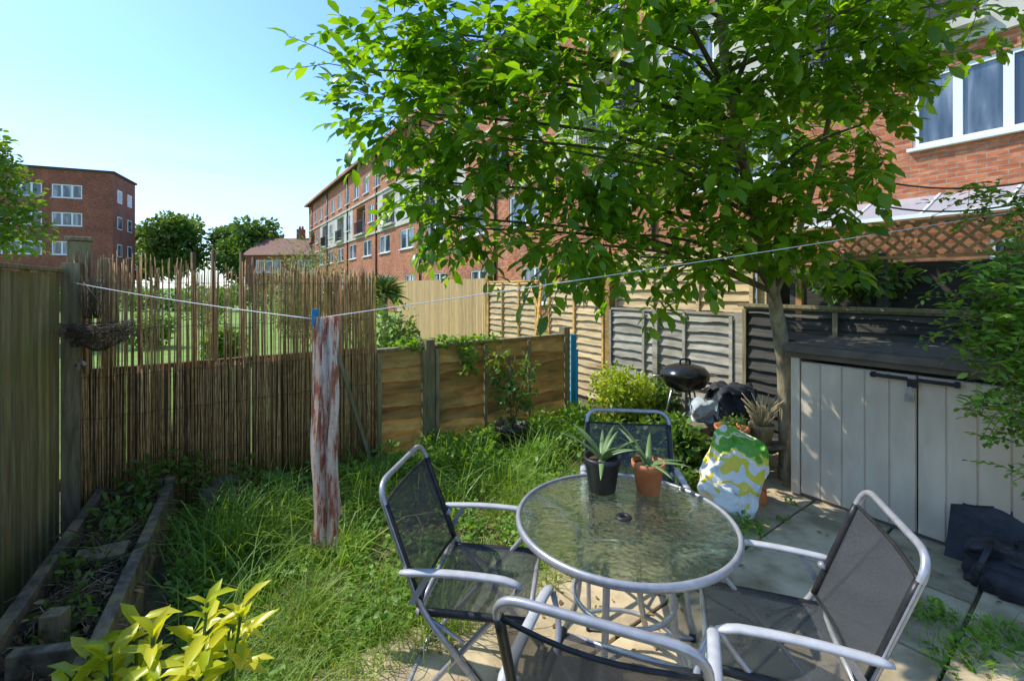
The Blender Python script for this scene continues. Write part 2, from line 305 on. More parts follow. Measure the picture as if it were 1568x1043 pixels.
n=N(nt,'ShaderNodeTexNoise'); n.inputs['Scale'].default_value=1.9; n.inputs['Detail'].default_value=9; n.inputs['Roughness'].default_value=.6; n.inputs['Distortion'].default_value=.5; L(mp.outputs[0],n.inputs['Vector'])
sp=N(nt,'ShaderNodeSeparateXYZ'); L(tc.outputs['Generated'],sp.inputs[0])
lo=N(nt,'ShaderNodeMapRange'); lo.interpolation_type='SMOOTHSTEP'; lo.inputs[1].default_value=.02; lo.inputs[2].default_value=.36; lo.inputs[3].default_value=1; lo.inputs[4].default_value=0; L(sp.outputs[2],lo.inputs[0])
cr=ramp(nt,[(.42,(.38,.38,.38)),(.64,(.95,.95,.95))]); L(n.outputs['Fac'],cr.inputs['Fac'])
mm=N(nt,'ShaderNodeMath',operation='MULTIPLY'); L(cr.outputs[0],mm.inputs[0]); L(lo.outputs[0],mm.inputs[1])
mx=N(nt,'ShaderNodeMixRGB'); mx.inputs[2].default_value=(6.8,6.7,6.6,1); L(mm.outputs[0],mx.inputs[0]); L(tint.outputs[0],mx.inputs[1]); L(mx.outputs[0],bg.inputs['Color'])
bg.inputs['Strength'].default_value=.15
sl=bpy.data.lights.new('sun','SUN'); sl.energy=5; sl.angle=R(.5); sl.color=(1,.95,.85); so=bpy.data.objects.new('sun',sl); link(so); so.rotation_euler=S.to_track_quat('Z','Y').to_euler()
cam=bpy.data.cameras.new('camera'); co=bpy.data.objects.new('camera',cam); link(co); co.location=(0,0,1.57); co.rotation_euler=(R(90),0,0)
cam.lens=16.07; cam.sensor_width=36; cam.shift_y=-.052; cam.clip_end=2000; cam.clip_start=.02; sc.camera=co
sc.view_settings.view_transform='Standard'; sc.view_settings.look='None'; sc.view_settings.exposure=0

# ------------------------------------------------------------------ ground
U=Vector((.8,.6,0));Vv=Vector((-.6,.8,0)); AU=math.atan2(.6,.8)
def uv(u,v,z=0): return (u*.8-v*.6,u*.6+v*.8,z)
b=MB(); b.add([(-600,-300,-.02),(600,-300,-.02),(600,900,-.02),(-600,900,-.02)],[(0,1,2,3)]); b.obj('ground',M['ground'])
b=MB()
def gfn(i,j):
    u=-2.5+8*i; v=-3+8*j; x,y,_=uv(u,v); z=.0+.03*noise.noise(Vector((x*1.5,y*1.5,0)))
    if v<1.95: z=.019+.006*noise.noise(Vector((x*4,y*4,0)))
    if v>4: z=-.01+.2*z
    return (x,y,z)
b.grid(gfn,90,90); b.obj('garden_soil',M['earth'])
b=MB(); v=1.93; row=0; slabs=[]
while v>-2.2:
    h=random.choice([.45,.6,.45]); u=.38 + (random.random()*.25 if v<1.9 else 0); 
    while u<4.5:
        wd=random.choice([.45,.6,.75,.6]); g=.012+random.random()*.014
        slabs.append((u,v,wd,h))
        cx,cy,_=uv(u+wd/2,v-h/2); 
        M3=Matrix.Rotation(AU+random.uniform(-.012,.012),3,'Z')@Matrix.Rotation(random.uniform(-.010,.010),3,'X')@Matrix.Rotation(random.uniform(-.010,.010),3,'Y')
        b.box((cx,cy,.010+random.uniform(-.003,.004)),(wd-g,h-g*.8,.05),M3)
        u+=wd
    v-=h
b.obj('stone_patio',M['slab'],bev=.006)

# ------------------------------------------------------------------ left close-board fence
b=MB(); x=.05
while x<4.2:
    wd=.115; hh=1.655+random.uniform(-.008,.008)
    b.box((x+wd/2,-.02+random.uniform(-.002,.002),hh/2),(wd-.004,.016,hh),Matrix.Rotation(.09,3,'Z'))
    x+=wd-.006
b.box((2.1,-.045,1.3),(4.2,.05,.08)); b.box((2.1,-.045,.35),(4.2,.05,.08))
b.box((2.1,-.02,1.672),(4.2,.05,.022))
for px in (.02,1.85,3.7): b.box((px,.035,.86),(.09,.09,1.72),mi=1)
b.obj('board_fence',[M['fence_left'],M['post']],loc=(-2.78,2.85,0),ang=R(-60),bev=.002)
b=MB(); b.box((0,0,.93),(.11,.10,1.86)); b.box((0,0,1.875),(.13,.12,.025)); b.box((.13,.03,.88),(.06,.06,1.76)); 
b.obj('corner_fence_post',M['post'],loc=(-2.76,2.92,0),ang=AU,bev=.006)
b=MB(); b.lathe([(0,0),(.026,0),(.026,.006),(.012,.012),(.012,.03)],seg=16); b.box((.0,0,.045),(.012,.05,.03)); b.tube([(-.03,0,0),(.0,.03,.01),(.03,.0,0)],.004)
o=b.obj('fence_latch',M['steel'],loc=(-2.60,2.76,1.1)); o.rotation_euler=(R(90),0,R(30))

# ------------------------------------------------------------------ bamboo screen + lap fence
FA=(-2.74,2.88,0)
b=MB(); Lb=1.90
def topz(x): return 1.77-.06*(x/Lb)+.02*math.sin(x*7)
x=.0
while x<Lb:
    for lay in range(3):
        if lay==2 and x<1.2: continue
        if lay==1 and random.random()<.35: continue
        z1=topz(x)+random.uniform(-.07,.03)-(.1 if random.random()<.08 else 0); r=random.uniform(.0024,.0052)
        gap = noise.noise(Vector((x*11,3.1,0)))
        if x<1.2 and gap>.14 and random.random()<.5: z1=1.02+random.uniform(-.02,.04)
        if x<1.2 and lay==1 and random.random()<.30: z1=1.03
        tl=random.uniform(-.022,.022)
        y0=-.035-lay*.010; xx=x+lay*.004
        pts=[(xx,y0,.0),(xx+tl*.4+random.uniform(-.003,.003),y0+random.uniform(-.005,.005),z1*.33),(xx+tl*.7+random.uniform(-.004,.004),y0+random.uniform(-.005,.005),z1*.66),(xx+tl,y0+random.uniform(-.008,.008),z1)]
        b.tube(pts,[r,r,r*.95,r*.8],5,0)
    x+=random.uniform(.0075,.011)
for z in (.12,.42,.74,1.0,1.3,1.6):
    b.tube([(i*.05,-.062+.002*math.sin(i*3),z+.006*math.sin(i*1.7)) for i in range(int(Lb/.05)+1)],.0018,4,1)
b.obj('bamboo_screen',[M['reed'],M['twig']],loc=FA,ang=AU)
b=MB(); x=0
while x<Lb:
    b.box((x+.06,.0,.51),(.114,.018,1.02)); x+=.12
b.box((Lb/2,.02,1.03),(Lb,.05,.03))
for x,hh,ww in ((.30,1.70,.03),(.60,1.82,.032),(.72,1.84,.03),(.90,1.83,.03),(.98,1.80,.03),(1.6,1.7,.03)):
    b.tube([(x,.03,0),(x+.01,.03,hh*.5),(x,.03,hh)],ww*.5,7)
b.obj('paling_fence',M['backing'],loc=FA,ang=AU)
def waney(b,x0,x1,z0,z1,s,mi=0,bh=.105,pm_=1,battens=3,frame=True,dp=.048,wa=.024):
    z=z0; n=max(6,int((x1-x0)/.05))
    while z<z1-.03:
        zt=min(z+bh+.03,z1); ph=random.random()*50; tw=random.uniform(-.006,.006)
        vs=[];
        for i in range(n+1):
            x=x0+(x1-x0)*i/n
            wv=wa*noise.noise(Vector((x*3.2,ph,0)))+wa*.35*noise.noise(Vector((x*11,ph,5)))+tw*(i/n-.5)*2
            vs+=[(x,s*dp,z+wv),(x,s*.006,zt),(x,s*(dp-.014),z+wv+.001)]
        fs=[]
        for i in range(n):
            a=i*3;c=a+3
            fs+=[(a,c,c+1,a+1),(a,a+2,c+2,c),(a+2,a+1,c+1,c+2)]
        b.add(vs,fs,mi); z+=bh
    if frame:
        b.box(((x0+x1)/2,0,z1+.012),(x1-x0,.075,.024),mi=pm_)
    for k in range(battens):
        x=x0+(x1-x0)*(k+.0)/(max(battens-1,1)); x=min(max(x,x0+.02),x1-.02)
        b.box((x,s*(dp+.008),(z0+z1)/2),(.035,.018,z1-z0-.01),mi=pm_)
b=MB()
waney(b,1.9,2.36,.05,1.0,-1,battens=2,dp=.085,wa=.036,bh=.115); waney(b,2.46,4.15,.05,1.0,-1,battens=4,dp=.085,wa=.036,bh=.115)
b.box((2.41,0,.54),(.09,.18,1.08),mi=1); b.box((4.2,0,.55),(.09,.09,1.10),mi=1); b.box((1.87,.02,.53),(.08,.06,1.06),mi=1)
b.obj('lap_fence',[M['waney'],M['post']],loc=FA,ang=AU)
b=MB(); b.box((0,0,.50),(.07,.025,1.0)); b.box((.06,.09,.42),(.025,.16,.80)); b.obj('blue_board',M['blue'],loc=(.74,5.52,0),ang=R(20),bev=.004)
b=MB(); b.bar((0,0,0),(.30,0,1.05),.03,.02); b.obj('garden_stake',M['post'],loc=(-1.19,3.93,0),ang=R(210))

# ------------------------------------------------------------------ right boundary
R0=(2.76,3.87,0); AR=R(123.5)
b=MB(); waney(b,.9,2.6,.05,1.28,1,battens=4); b.box((.85,0,.66),(.09,.09,1.32),mi=1); b.box((1.85,.05,.66),(.07,.05,1.3),mi=1)
b.obj('lap_fence',[M['waney_grey'],M['waney_grey']],loc=R0,ang=AR)
b=MB(); waney(b,.75,2.6,.9,1.98,1,battens=4); b.box((.7,-.05,1.0),(.09,.09,2.02),mi=1)
o=b.obj('lap_fence',[M['waney_pale'],M['waney_pale']],loc=(R0[0]+.09,R0[1]+.06,0),ang=AR)
b=MB(); waney(b,2.7,3.9,.05,1.63,1,battens=3); b.box((2.65,0,.85),(.1,.1,1.7),mi=1); b.obj('lap_fence',[M['waney_pale'],M['waney']],loc=R0,ang=AR)
b=MB(); waney(b,4.2,5.75,.05,1.66,1,battens=4); b.box((5.8,0,.9),(.1,.1,1.78),mi=1); b.bar((3.95,.1,.9),(4.25,.1,1.65),.05,.03,1);b.bar((4.1,.12,.9),(4.0,.1,1.7),.05,.03,1)
b.obj('lap_fence',[M['waney_pale'],M['waney']],loc=R0,ang=AR)
b=MB(); x=5.9
while x<10.8: b.box((x,0,.87),(.045,.02,1.74+random.uniform(-.01,.01))); x+=.062
b.box((8.3,-.03,.5),(4.9,.04,.06)); b.box((8.3,-.03,1.45),(4.9,.04,.06)); b.obj('slat_fence',M['slat'],loc=R0,ang=AR)
b=MB(); waney(b,-3.2,.8,.05,1.36,1,battens=6); b.box((-1.2,.03,1.395),(4.1,.06,.03),mi=1)
for x in (-3,-2,-1.,-.3,.35): b.box((x,-.02,.92),(.06,.06,1.84),mi=0)
b.box((-1.2,-.35,.9),(4,.02,1.75),mi=0)  # dark sheet added to fill the open darkness behind the rail
b.obj('dark_fence',[M['dark_fence'],M['post']],loc=R0,ang=AR)
b=MB()
x=-3.2
while x<.1:
    b.bar((x,-.004,1.81),(x+.24,-.004,2.05),.006,.022,up=(0,0,1)); b.bar((x+.24,.006,1.81),(x,.006,2.05),.006,.022); x+=.095
b.box((-1.45,0,2.06),(3.6,.03,.025)); b.box((-1.45,0,1.80),(3.6,.03,.025)); b.box((.3,0,1.0),(.05,.05,2.1))
b.obj('lattice_trellis',M['lattice'],loc=R0,ang=AR)

# ------------------------------------------------------------------ planter
P=[(-2.66,2.98),(-1.80,1.50),(-1.45,1.55),(-2.28,3.05)]
b=MB()
q=[Vector((p[0],p[1],0)) for p in P]
for z,o_ in ((.075,0),(.224,.006)):
    for (i,j) in ((0,1),(3,2)):
        mm_=q[i].lerp(q[j],.52); b.bar(q[i]+Vector((o_,0,z)),mm_+Vector((o_,0,z-.004)),.05,.145); b.bar(mm_+Vector((-o_+.006,0,z-.01)),q[j]+Vector((0,0,z-.006)),.05,.14)
    b.bar(q[0]+Vector((.05,.0,z)),q[3]+Vector((-.04,.0,z)),.045,.14)
b.bar(q[1]+Vector((.04,.1,.224)),q[2]+Vector((-.04,.1,.224)),.045,.14); b.bar(q[1]+Vector((.04,.1,.075)),q[2]+Vector((-.04,.1,.075)),.045,.14)
mid=q[0]*.6+q[1]*.4; mid2=q[3]*.6+q[2]*.4
b.bar(mid+Vector((.04,0,.18)),mid.lerp(mid2,.55)+Vector((-.04,0,.17)),.04,.10)
mid=q[0]*.25+q[1]*.75; mid2=q[3]*.25+q[2]*.75
b.bar(mid+Vector((.04,0,.15)),mid*.5+mid2*.5+Vector((0,0,.15)),.04,.11)
for p in q: b.box((p[0],p[1],.15),(.06,.06,.33),Matrix.Rotation(.5,3,'Z'))
pe=empty('raised_planter'); b.obj('timber_frame',M['sleeper'],pe,bev=.006)
b=MB()
def pf(i,j):
    a=q[0].lerp(q[1],i).lerp(q[3].lerp(q[2],i),j); return (a.x,a.y,.17+.06*noise.noise(a*4)+.03*noise.noise(a*14))
b.grid(pf,50,16); b.obj('soil',M['soil'],pe)
b=MB()
for k in range(620):
    a=q[0].lerp(q[1],random.uniform(.03,.95)).lerp(q[3].lerp(q[2],random.random()),random.uniform(.12,.88)); an=random.random()*6.28; l=random.uniform(.03,.2)
    z=.18+random.random()*.06
    b.tube([(a.x,a.y,z),(a.x+l*.5*math.cos(an),a.y+l*.5*math.sin(an),z+random.uniform(0,.05)),(a.x+l*math.cos(an+.3),a.y+l*math.sin(an+.3),z+random.uniform(-.02,.04))],random.uniform(.001,.003),4)
for (i,j) in ((.08,.5),(.2,.7),(.3,.4),(.45,.6),(.55,.5)):
    a=q[0].lerp(q[1],i).lerp(q[3].lerp(q[2],i),j)
    for k in range(9):
        an=random.random()*6.28; l=random.uniform(.1,.28); b.tube([(a.x,a.y,.18),(a.x+l*.3*math.cos(an),a.y+l*.3*math.sin(an),.18+l*.6),(a.x+l*.7*math.cos(an+.5),a.y+l*.7*math.sin(an+.5),.18+l*.75)],.0022,4)
b.obj('twigs',M['twig'],pe)
b=MB()
for k in range(110):
    a=q[0].lerp(q[1],random.uniform(.03,.95)).lerp(q[3].lerp(q[2],random.random()),random.uniform(.12,.88)); an=random.random()*6.28; l=random.uniform(.08,.2); z=.2+random.random()*.04
    b.tube([(a.x,a.y,z),(a.x+l*.5*math.cos(an),a.y+l*.5*math.sin(an),z+.02),(a.x+l*math.cos(an+.3),a.y+l*math.sin(an+.3),z)],.0016,4)
b.obj('dry_stalks',M['drygrass'],pe)
b=MB(); b.box((-2.02,2.25,.26),(.2,.10,.025),Matrix.Rotation(.5,3,'Z')@Matrix.Rotation(.2,3,'X')); b.box((-1.75,1.75,.24),(.07,.06,.18),Matrix.Rotation(.2,3,'Z')); b.obj('timber_offcut',M['post'],pe,bev=.003)

def scatter_leaves(name,centers,rad,n,L0,L1,wr,mat,parent=None,up=.3,zmin=None,**k):
    c=np.array(centers)[rng.integers(0,len(centers),n)]
    p=nz(rng.normal(size=(n,3)))*(rng.random((n,1))**.45)
    r=np.array(rad)
    pos=c+p*r; 
    if zmin is not None: pos[:,2]=np.maximum(pos[:,2],zmin)
    d=p+rng.normal(size=(n,3))*.6; d[:,2]+=up-.3
    nr=rng.normal(size=(n,3))*.6+np.array([0,0,1]); l=rng.uniform(L0,L1,n)
    return leaves(name,pos,d,nr,l,l*wr,mat,parent,**k)
cc=[tuple(q[0].lerp(q[1],t).lerp(q[3].lerp(q[2],t),s))[:2]+(z,) for t,s,z in ((.08,.5,.3),(.1,.7,.4),(.2,.7,.32),(.2,.8,.24),(.35,.7,.26),(.3,.4,.3),(.75,.5,.24),(.6,.3,.26),(.45,.5,.28),(.85,.6,.24))]
scatter_leaves('seedlings',cc,(.10,.10,.09),600,.025,.07,.45,M['shrub'],pe)
cd=[tuple(q[0].lerp(q[1],t).lerp(q[3].lerp(q[2],t),s))[:2]+(.22,) for t in (.1,.3,.5,.7,.9) for s in (.3,.7)]
scatter_leaves('dead_leaves',cd,(.16,.2,.03),620,.02,.05,.5,M['deadleaf'],pe)
b=MB(); b.lathe([(0,0),(.16,0),(.17,.1),(.16,.2),(.14,.21),(.1,.2),(0,.2)],seg=20); b.obj('log_stump',M['twig'],loc=(-2.0,3.2,0))
scatter_leaves('straggly_plant',[(-2.15,3.13,.3),(-2.25,3.08,.4),(-1.85,3.2,.25)],(.12,.1,.12),200,.03,.07,.5,M['shrub'])

# hanging nest
b=MB()
for k in range(240):
    a0=random.random()*6.28; ln=random.uniform(.5,1.8); r0=random.uniform(.09,.15); z0=random.uniform(-.07,.05); rr=r0*(1+z0*2.5)
    pts=[(rr*math.cos(a0+ln*t/5)+random.uniform(-.008,.008),rr*math.sin(a0+ln*t/5)+random.uniform(-.008,.008),z0+random.uniform(-.012,.012)+.02*t/5) for t in range(6)]
    b.tube(pts,random.uniform(.0012,.0028),4)
for k in range(70):
    a0=random.random()*6.28; r0=.13; b.tube([(r0*math.cos(a0),r0*math.sin(a0),.0),((r0+.06)*math.cos(a0+.2),(r0+.06)*math.sin(a0+.2),random.uniform(-.04,.07))],.0013,4)
for k in range(60):
    a0=random.random()*6.28; b.tube([(.12*math.cos(a0),.12*math.sin(a0),-.04),(.03*math.cos(a0+1),.03*math.sin(a0+1),-.1)],.002,4)
b.tube([(-.10,0,.03),(-.1,.02,.18),(-.12,.03,.3)],.002,5); b.tube([(.05,.02,.03),(-.04,.03,.2),(-.12,.03,.3)],.002,5)
b.obj('hanging_twig_basket',M['twig'],loc=(-2.42,2.68,1.30))
b=MB()
for k in range(40):
    x=random.uniform(-.05,.06); b.tube([(x,0,0),(x+random.uniform(-.03,.03),random.uniform(-.03,.03),.12),(x+random.uniform(-.06,.06),random.uniform(-.03,.03),random.uniform(.15,.28))],.002,4)
b.obj('dried_twig_bundle',M['twig'],loc=(-2.56,2.78,1.38))

# ------------------------------------------------------------------ clothes line & scarf
A=Vector((-2.70,2.80,1.60));B=Vector((-.88,2.02,1.43));C=Vector((3.2,2.85,2.05)); 
b=MB()
def sag(a,c,s,n=20): return [a.lerp(c,i/n)-Vector((0,0,s*4*(i/n)*(1-i/n))) for i in range(n+1)]
b.tube(sag(A,B,.012),.0022,6); b.tube(sag(B,C,.01)[0:],.0022,6); b.obj('clothes_line',M['line'])
se=empty('hanging_scarf',loc=(B.x+.06,B.y,0),ang=R(-10))
b=MB()
def sf(side,zb,wm):
    def f(i,j):
        z=1.44-(1.44-zb)*j; wd=wm*(.88+.12*math.sin(j*7+side)+.22*j); x=(i-.5)*wd+.007*math.sin(j*11+side*2)
        y=side*(.008+.012*min(1,j*4))+.020*math.sin(i*15+j*2+side*2)*(.35+.8*j)+.007*math.sin(i*33+j*3)
        if j>.97: z+=.012*math.sin(i*60)
        return (x,y,z)
    return f
b.grid(sf(-1,.47,.108),40,60); b.grid(sf(1,.56,.106),40,60)
for i in range(26):
    x=(i/25-.5)*.125; b.tube([(x,-.02,.475),(x+random.uniform(-.004,.004),-.02,.45),(x+random.uniform(-.008,.008),-.02,.42+random.random()*.02)],.0016,4)
b.obj('cloth',M['scarf'],se)
b=MB(); b.box((-.055,-.008,1.435),(.012,.014,.075)); b.box((-.055,.012,1.435),(.012,.012,.075)); b.tube([(-.063,0,1.44),(-.047,0,1.44)],.009,8); b.obj('clothes_peg',M['blue'],se)

# ------------------------------------------------------------------ table
te=empty('garden_table',loc=(.42,1.72,0))
b=MB()
prof=[(.387,.690),(.393,.683),(.401,.685),(.406,.693),(.406,.704),(.401,.711),(.394,.713),(.388,.709)]
b.lathe(prof,seg=96,closed=True)
for k in range(4):
    a=R(45+90*k+12); c,s=math.cos(a),math.sin(a)
    pts=fillet([(.385*c,.385*s,.685),(.30*c,.30*s,.665),(.17*c,.17*s,.60),(.19*c,.19*s,.30),(.33*c,.33*s,.01)],.09,6)
    b.tube(pts,.0125,10); b.lathe([(0,0),(.018,0),(.018,.025),(0,.025)],(.33*c,.33*s,.02),12,1)
b.tube([(.185*math.cos(t*math.pi/16),.185*math.sin(t*math.pi/16),.42) for t in range(32)],.009,8,closed=True)
b.tube([(.24*math.cos(t*math.pi/16),.24*math.sin(t*math.pi/16),.19) for t in range(32)],.009,8,closed=True)
b.obj('frame',[M['alu'],M['black_plastic']],te)
b=MB(); b.lathe([(.022,.700),(.39,.700),(.39,.706),(.022,.706)],seg=96,sm=False,closed=True); b.obj('glass_top',M['tglass'],te)
b=MB(); b.lathe([(.012,.699),(.03,.699),(.03,.709),(.024,.712),(.012,.711)],seg=24,closed=True); b.obj('parasol_hole_ring',M['black_plastic'],te)

# ------------------------------------------------------------------ chairs
def chair(loc,ang):
    e=empty('folding_garden_chair',loc=(loc[0],loc[1],.02),ang=ang)
    w=.222; wi=.198; b=MB()
    up=fillet([(.25,-w,.012),(-.13,-w,.45),(-.285,-w,.865),(-.285,w,.865),(-.13,w,.45),(.25,w,.012)],.075,7)
    b.tube(up,.0105,10)
    b.tube(fillet([(.21,-wi-.035,.565),(.17,-wi,.49),(-.25,-wi,.014),(-.25,wi,.014),(.17,wi,.49),(.21,wi+.035,.565)],.04,5),.0098,10)
    b.tube([(.25,-w,.03),(.25,w,.03)],.009,8)
    for s in(-1,1):
        b.tube(fillet([(-.15,s*(w-.018),.43),(.19,s*(w-.018),.43),(.235,s*(w-.018),.415)],.03),.010,8)
        b.tube([(-.175,s*(w+.0),.55),(-.15,s*(w-.01),.58)],.010,8)
        b.tube([(-.10,s*(w-.005),.42),(.02,s*(w-.005),.35)],.007,6)
        b.lathe([(0,0),(.011,0),(.011,.008),(0,.008)],(.04,s*w,.255),12)
        b.bar((-.16,s*(w+.015),.48),(-.10,s*(w+.015),.58),.006,.02)
    b.tube([(.235,-w+.018,.415),(.235,w-.018,.415)],.010,8); b.tube([(-.15,-w+.018,.43),(-.15,w-.018,.43)],.009,8)
    b.obj('frame',M['alu'],e)
    b=MB()
    for s in(-1,1):
        n=14
        vs=[];fs=[]
        ring=[(-.017,0),(-.013,.007),(0,.010),(.013,.007),(.017,0),(.013,-.006),(-.013,-.006)]
        for i in range(n+1):
            t=i/n; x=-.20+.42*t; z=.585+.010*math.sin(t*math.pi)-.012*max(0,t-.85)/.15
            k=1.0
            if t<.07:k=.55
            if t>.95:k=.6
            for (yy,zz) in ring: vs.append((x,s*(w+.020)+yy*k,z+zz*k))
        m=len(ring)
        for i in range(n):
            for j in range(m):
                l=(j+1)%m; fs.append((i*m+j,(i+1)*m+j,(i+1)*m+l,i*m+l))
        fs.append(tuple(range(m))); fs.append(tuple(n*m+j for j in range(m))[::-1])
        b.add(vs,fs,0,True)
    b.obj('armrests',M['arm'],e)
    b=MB()
    b.grid(lambda i,j:(-.15+.385*i,(j-.5)*2*(w-.018),.442-.030*math.sin(j*math.pi)*(.4+.6*math.sin(i*math.pi))-(.014*max(0,i-.85)/.15)),14,14)
    def bf(i,j):
        x=-.135-.125*i; z=.465+.335*i; d=.022*math.sin(j*math.pi)
        return (x-d,(j-.5)*2*w*.985,z-.01*math.sin(j*math.pi)*i)
    b.grid(bf,14,14)
    b.obj('textile_sling',M['textile'],e)
    b=MB()
    for s in(-1,1):
        b.tube([bf(k/8,0 if s<0 else 1) for k in range(9)],.0135,8)
        b.tube([(-.14+.37*k/6,s*(w-.018),.434) for k in range(7)],.0135,8)
        for (x,z) in ((.25,.012),(-.25,.014)): b.tube([(x,s*w,0.015),(x-.01*(1 if x>0 else -1),s*w,.040)],.0145,8)
    b.tube([bf(1,k/8) for k in range(9)],.006,6); b.tube([bf(0,k/8) for k in range(9)],.006,6)
    b.obj('trim',M['black_plastic'],e)
chair((-.15,1.76),R(-8)); chair((.27,1.20),R(68)); chair((.87,1.46),R(160)); chair((.60,2.26),R(-98))

# ------------------------------------------------------------------ table plants
def aloe(name,loc,mat,rt,rb,h,n,Lf):
    e=empty(name,loc=loc); b=MB()
    b.lathe([(0,0),(rb,0),(rt*.93,h*.80),(rt,h*.80),(rt*1.03,h),(rt*.93,h),(rt*.88,h*.85),(0,h*.85)],seg=36); b.obj('pot',mat,e)
    b=MB(); b.lathe([(0,h*.87),(rt*.88,h*.87)],seg=20); b.obj('soil',M['soil'],e)
    b=MB()
    for k in range(n):
        a=k*2.4+random.random()*.4; l=Lf*random.uniform(.75,1.15); lift=random.uniform(.35,1.2) ; c,s=math.cos(a),math.sin(a)
        pts=[];rs=[]
        for t in range(9):
            q_=t/8; rad=l*(q_*math.cos(lift)+.18*q_*q_); z=h*.85+l*(q_*math.sin(lift)-.38*q_*q_*math.cos(lift))
            pts.append((rad*c,rad*s,z)); rs.append(max(.0012,.019*(1-q_)**.6))
        b.tube(pts,rs,6,flat=.3)
    b.obj('leaves',M['aloe'],e)
aloe('potted_aloe',(.385,1.95,.707),M['black_plastic'],.078,.055,.145,12,.20)
aloe('potted_aloe',(.575,1.93,.707),M['terracotta'],.068,.046,.13,7,.20)

# ------------------------------------------------------------------ storage shed
she=empty('storage_shed',loc=(2.1,3.43,0),ang=math.atan2(-.834,.552))
W=1.46;D=.78;H=1.10
b=MB()
b.box((W/2,D/2,.04),(W,D,.08),mi=1)
b.box((.02,D/2,H/2+.04),(.04,D,H-.06)); b.box((W-.02,D/2,H/2+.04),(.04,D,H-.06)); b.box((W/2,D-.02,H/2+.04),(W-.08,.04,H-.06))
b.box((.03,-.004,H/2+.02),(.06,.03,H-.04)); b.box((W-.03,-.004,H/2+.02),(.06,.03,H-.04))
b.obj('body',[M['shed'],M['shed_lid']],she,bev=.006)
b=MB()
for k in range(2):
    x0=.065+k*.668; n=5; pw=.66/n
    for i in range(n):
        b.box((x0+pw*(i+.5),.0,.54),(pw-.008,.026,.96)); 
    b.box((x0+.33,.006,.54),(.66,.02,.97))
b.obj('doors',M['shed'],she,bev=.004)
b=MB()
b.box((W/2,.36,H+.02),(W+.06,D+.12,.05)); b.box((W/2,-.03,H-.01),(W+.05,.035,.075))
for k in range(9): b.box((W/2,.02+k*.09,H+.05),(W+.03,.075,.015))
b.obj('lid',M['shed_lid'],she,bev=.006)
b=MB()
b.box((.60,-.055,1.005),(.19,.02,.022)); b.box((.84,-.055,1.005),(.19,.02,.022)); b.box((.52,-.045,1.005),(.022,.03,.035)); b.box((.92,-.045,1.005),(.022,.03,.035)); b.box((.72,-.05,.98),(.05,.025,.05))
b.obj('latch',M['black_plastic'],she,bev=.003)
b=MB(); b.box((.715,-.085,.895),(.045,.02,.045)); b.tube(fillet([(.70,-.085,.915),(.70,-.085,.96),(.73,-.085,.96),(.73,-.085,.915)],.015),.004,6); b.obj('padlock',M['steel'],she,bev=.003)

# ------------------------------------------------------------------ black bag
be=empty('black_backpack',loc=(2.57,2.27,.02),ang=R(-62))
def pillow(b,w,d,h,mi=0,n=18,wr=.02,exp=.45,ph=0):
    def f(i,j):
        a=i*2*math.pi; t=-math.pi/2+j*math.pi
        ca,sa,ct,st=math.cos(a),math.sin(a),math.cos(t),math.sin(t)
        sg=lambda v,e:math.copysign(abs(v)**e,v)
        x=w/2*sg(ct,exp)*sg(ca,exp); y=d/2*sg(ct,.8)*sg(sa,.8); z=h/2*sg(st,exp)+h/2
        k=wr*noise.noise(Vector((x*7+ph,y*7,z*7)))+wr*.5*noise.noise(Vector((x*18+ph,y*18,z*18)))
        return (x+k,y+k*1.4,z+k*.5)
    b.grid(f,n*3,n*2,mi)
b=MB(); pillow(b,.42,.18,.25,ph=3,wr=.05,n=24); 
b.obj('body',M['black_cloth'],be)
b=MB(); pillow(b,.32,.12,.16,ph=8,wr=.04); o=b.obj('front_pocket',M['black_cloth'],be,loc=(0,-.09,.01))
b=MB(); 
for s in(-.12,.12): b.tube(fillet([(s,-.06,.25),(s,-.13,.20),(s*1.2,-.17,.11),(s*1.3,-.16,.03)],.05),.014,6,flat=.3)
b.tube(fillet([(-.04,-.02,.24),(-.04,-.02,.29),(.04,-.02,.29),(.04,-.02,.24)],.03),.007,6)
for z in (.10,.15): b.tube([(-.15,-.155,z),(0,-.165,z+.01),(.15,-.155,z)],.004,5,flat=.5)
b.obj('straps',M['black_plastic'],be)
b=MB(); b.grid(lambda i,j:((i-.5)*.42,-.05+.13*j+.012*math.sin(i*7+j*3),.31*j-.02*math.sin(i*9)*j),12,12); b.grid(lambda i,j:((i-.5)*.42,-.04+.13*j+.012*math.sin(i*7+j*3),.31*j-.02*math.sin(i*9)*j),12,12)
b.tube([((i/12-.5)*.42,.085+.012*math.sin(i/12*7+3),.31-.02*math.sin(i/12*9)) for i in range(13)],.008,6)
b.obj('black_folded_groundsheet',M['black_cloth'],loc=(2.63,2.47,.03),ang=R(-58))

# ------------------------------------------------------------------ compost sack and clutter
b=MB(); pillow(b,.40,.16,.58,wr=.06,exp=.4,ph=1.3,n=26)
o=b.obj('compost_sack',M['sack'],loc=(1.42,3.08,.05)); o.rotation_euler=(R(-30),R(24),R(-14))
b=MB(); b.box((0,0,.30),(.55,.28,.035)); 
for x in(-.25,.25):
    for y in(-.11,.11): b.box((x,y,.14),(.04,.04,.29))
b.obj('pot_bench',M['sleeper'],loc=(1.90,3.72,0),ang=R(8),bev=.004)
def pot(name,loc,r,h,mat,bowl=False):
    e=empty(name,loc=loc); b=MB(); rb=r*(.55 if bowl else .7)
    b.lathe([(0,0),(rb,0),(r*.95,h*.8),(r,h*.82),(r*1.03,h),(r*.92,h),(r*.86,h*.85),(0,h*.83)],seg=28); b.obj('pot',mat,e); return e
e=pot('terracotta_bowl',(1.77,3.68,.32),.13,.13,M['terracotta'],True)
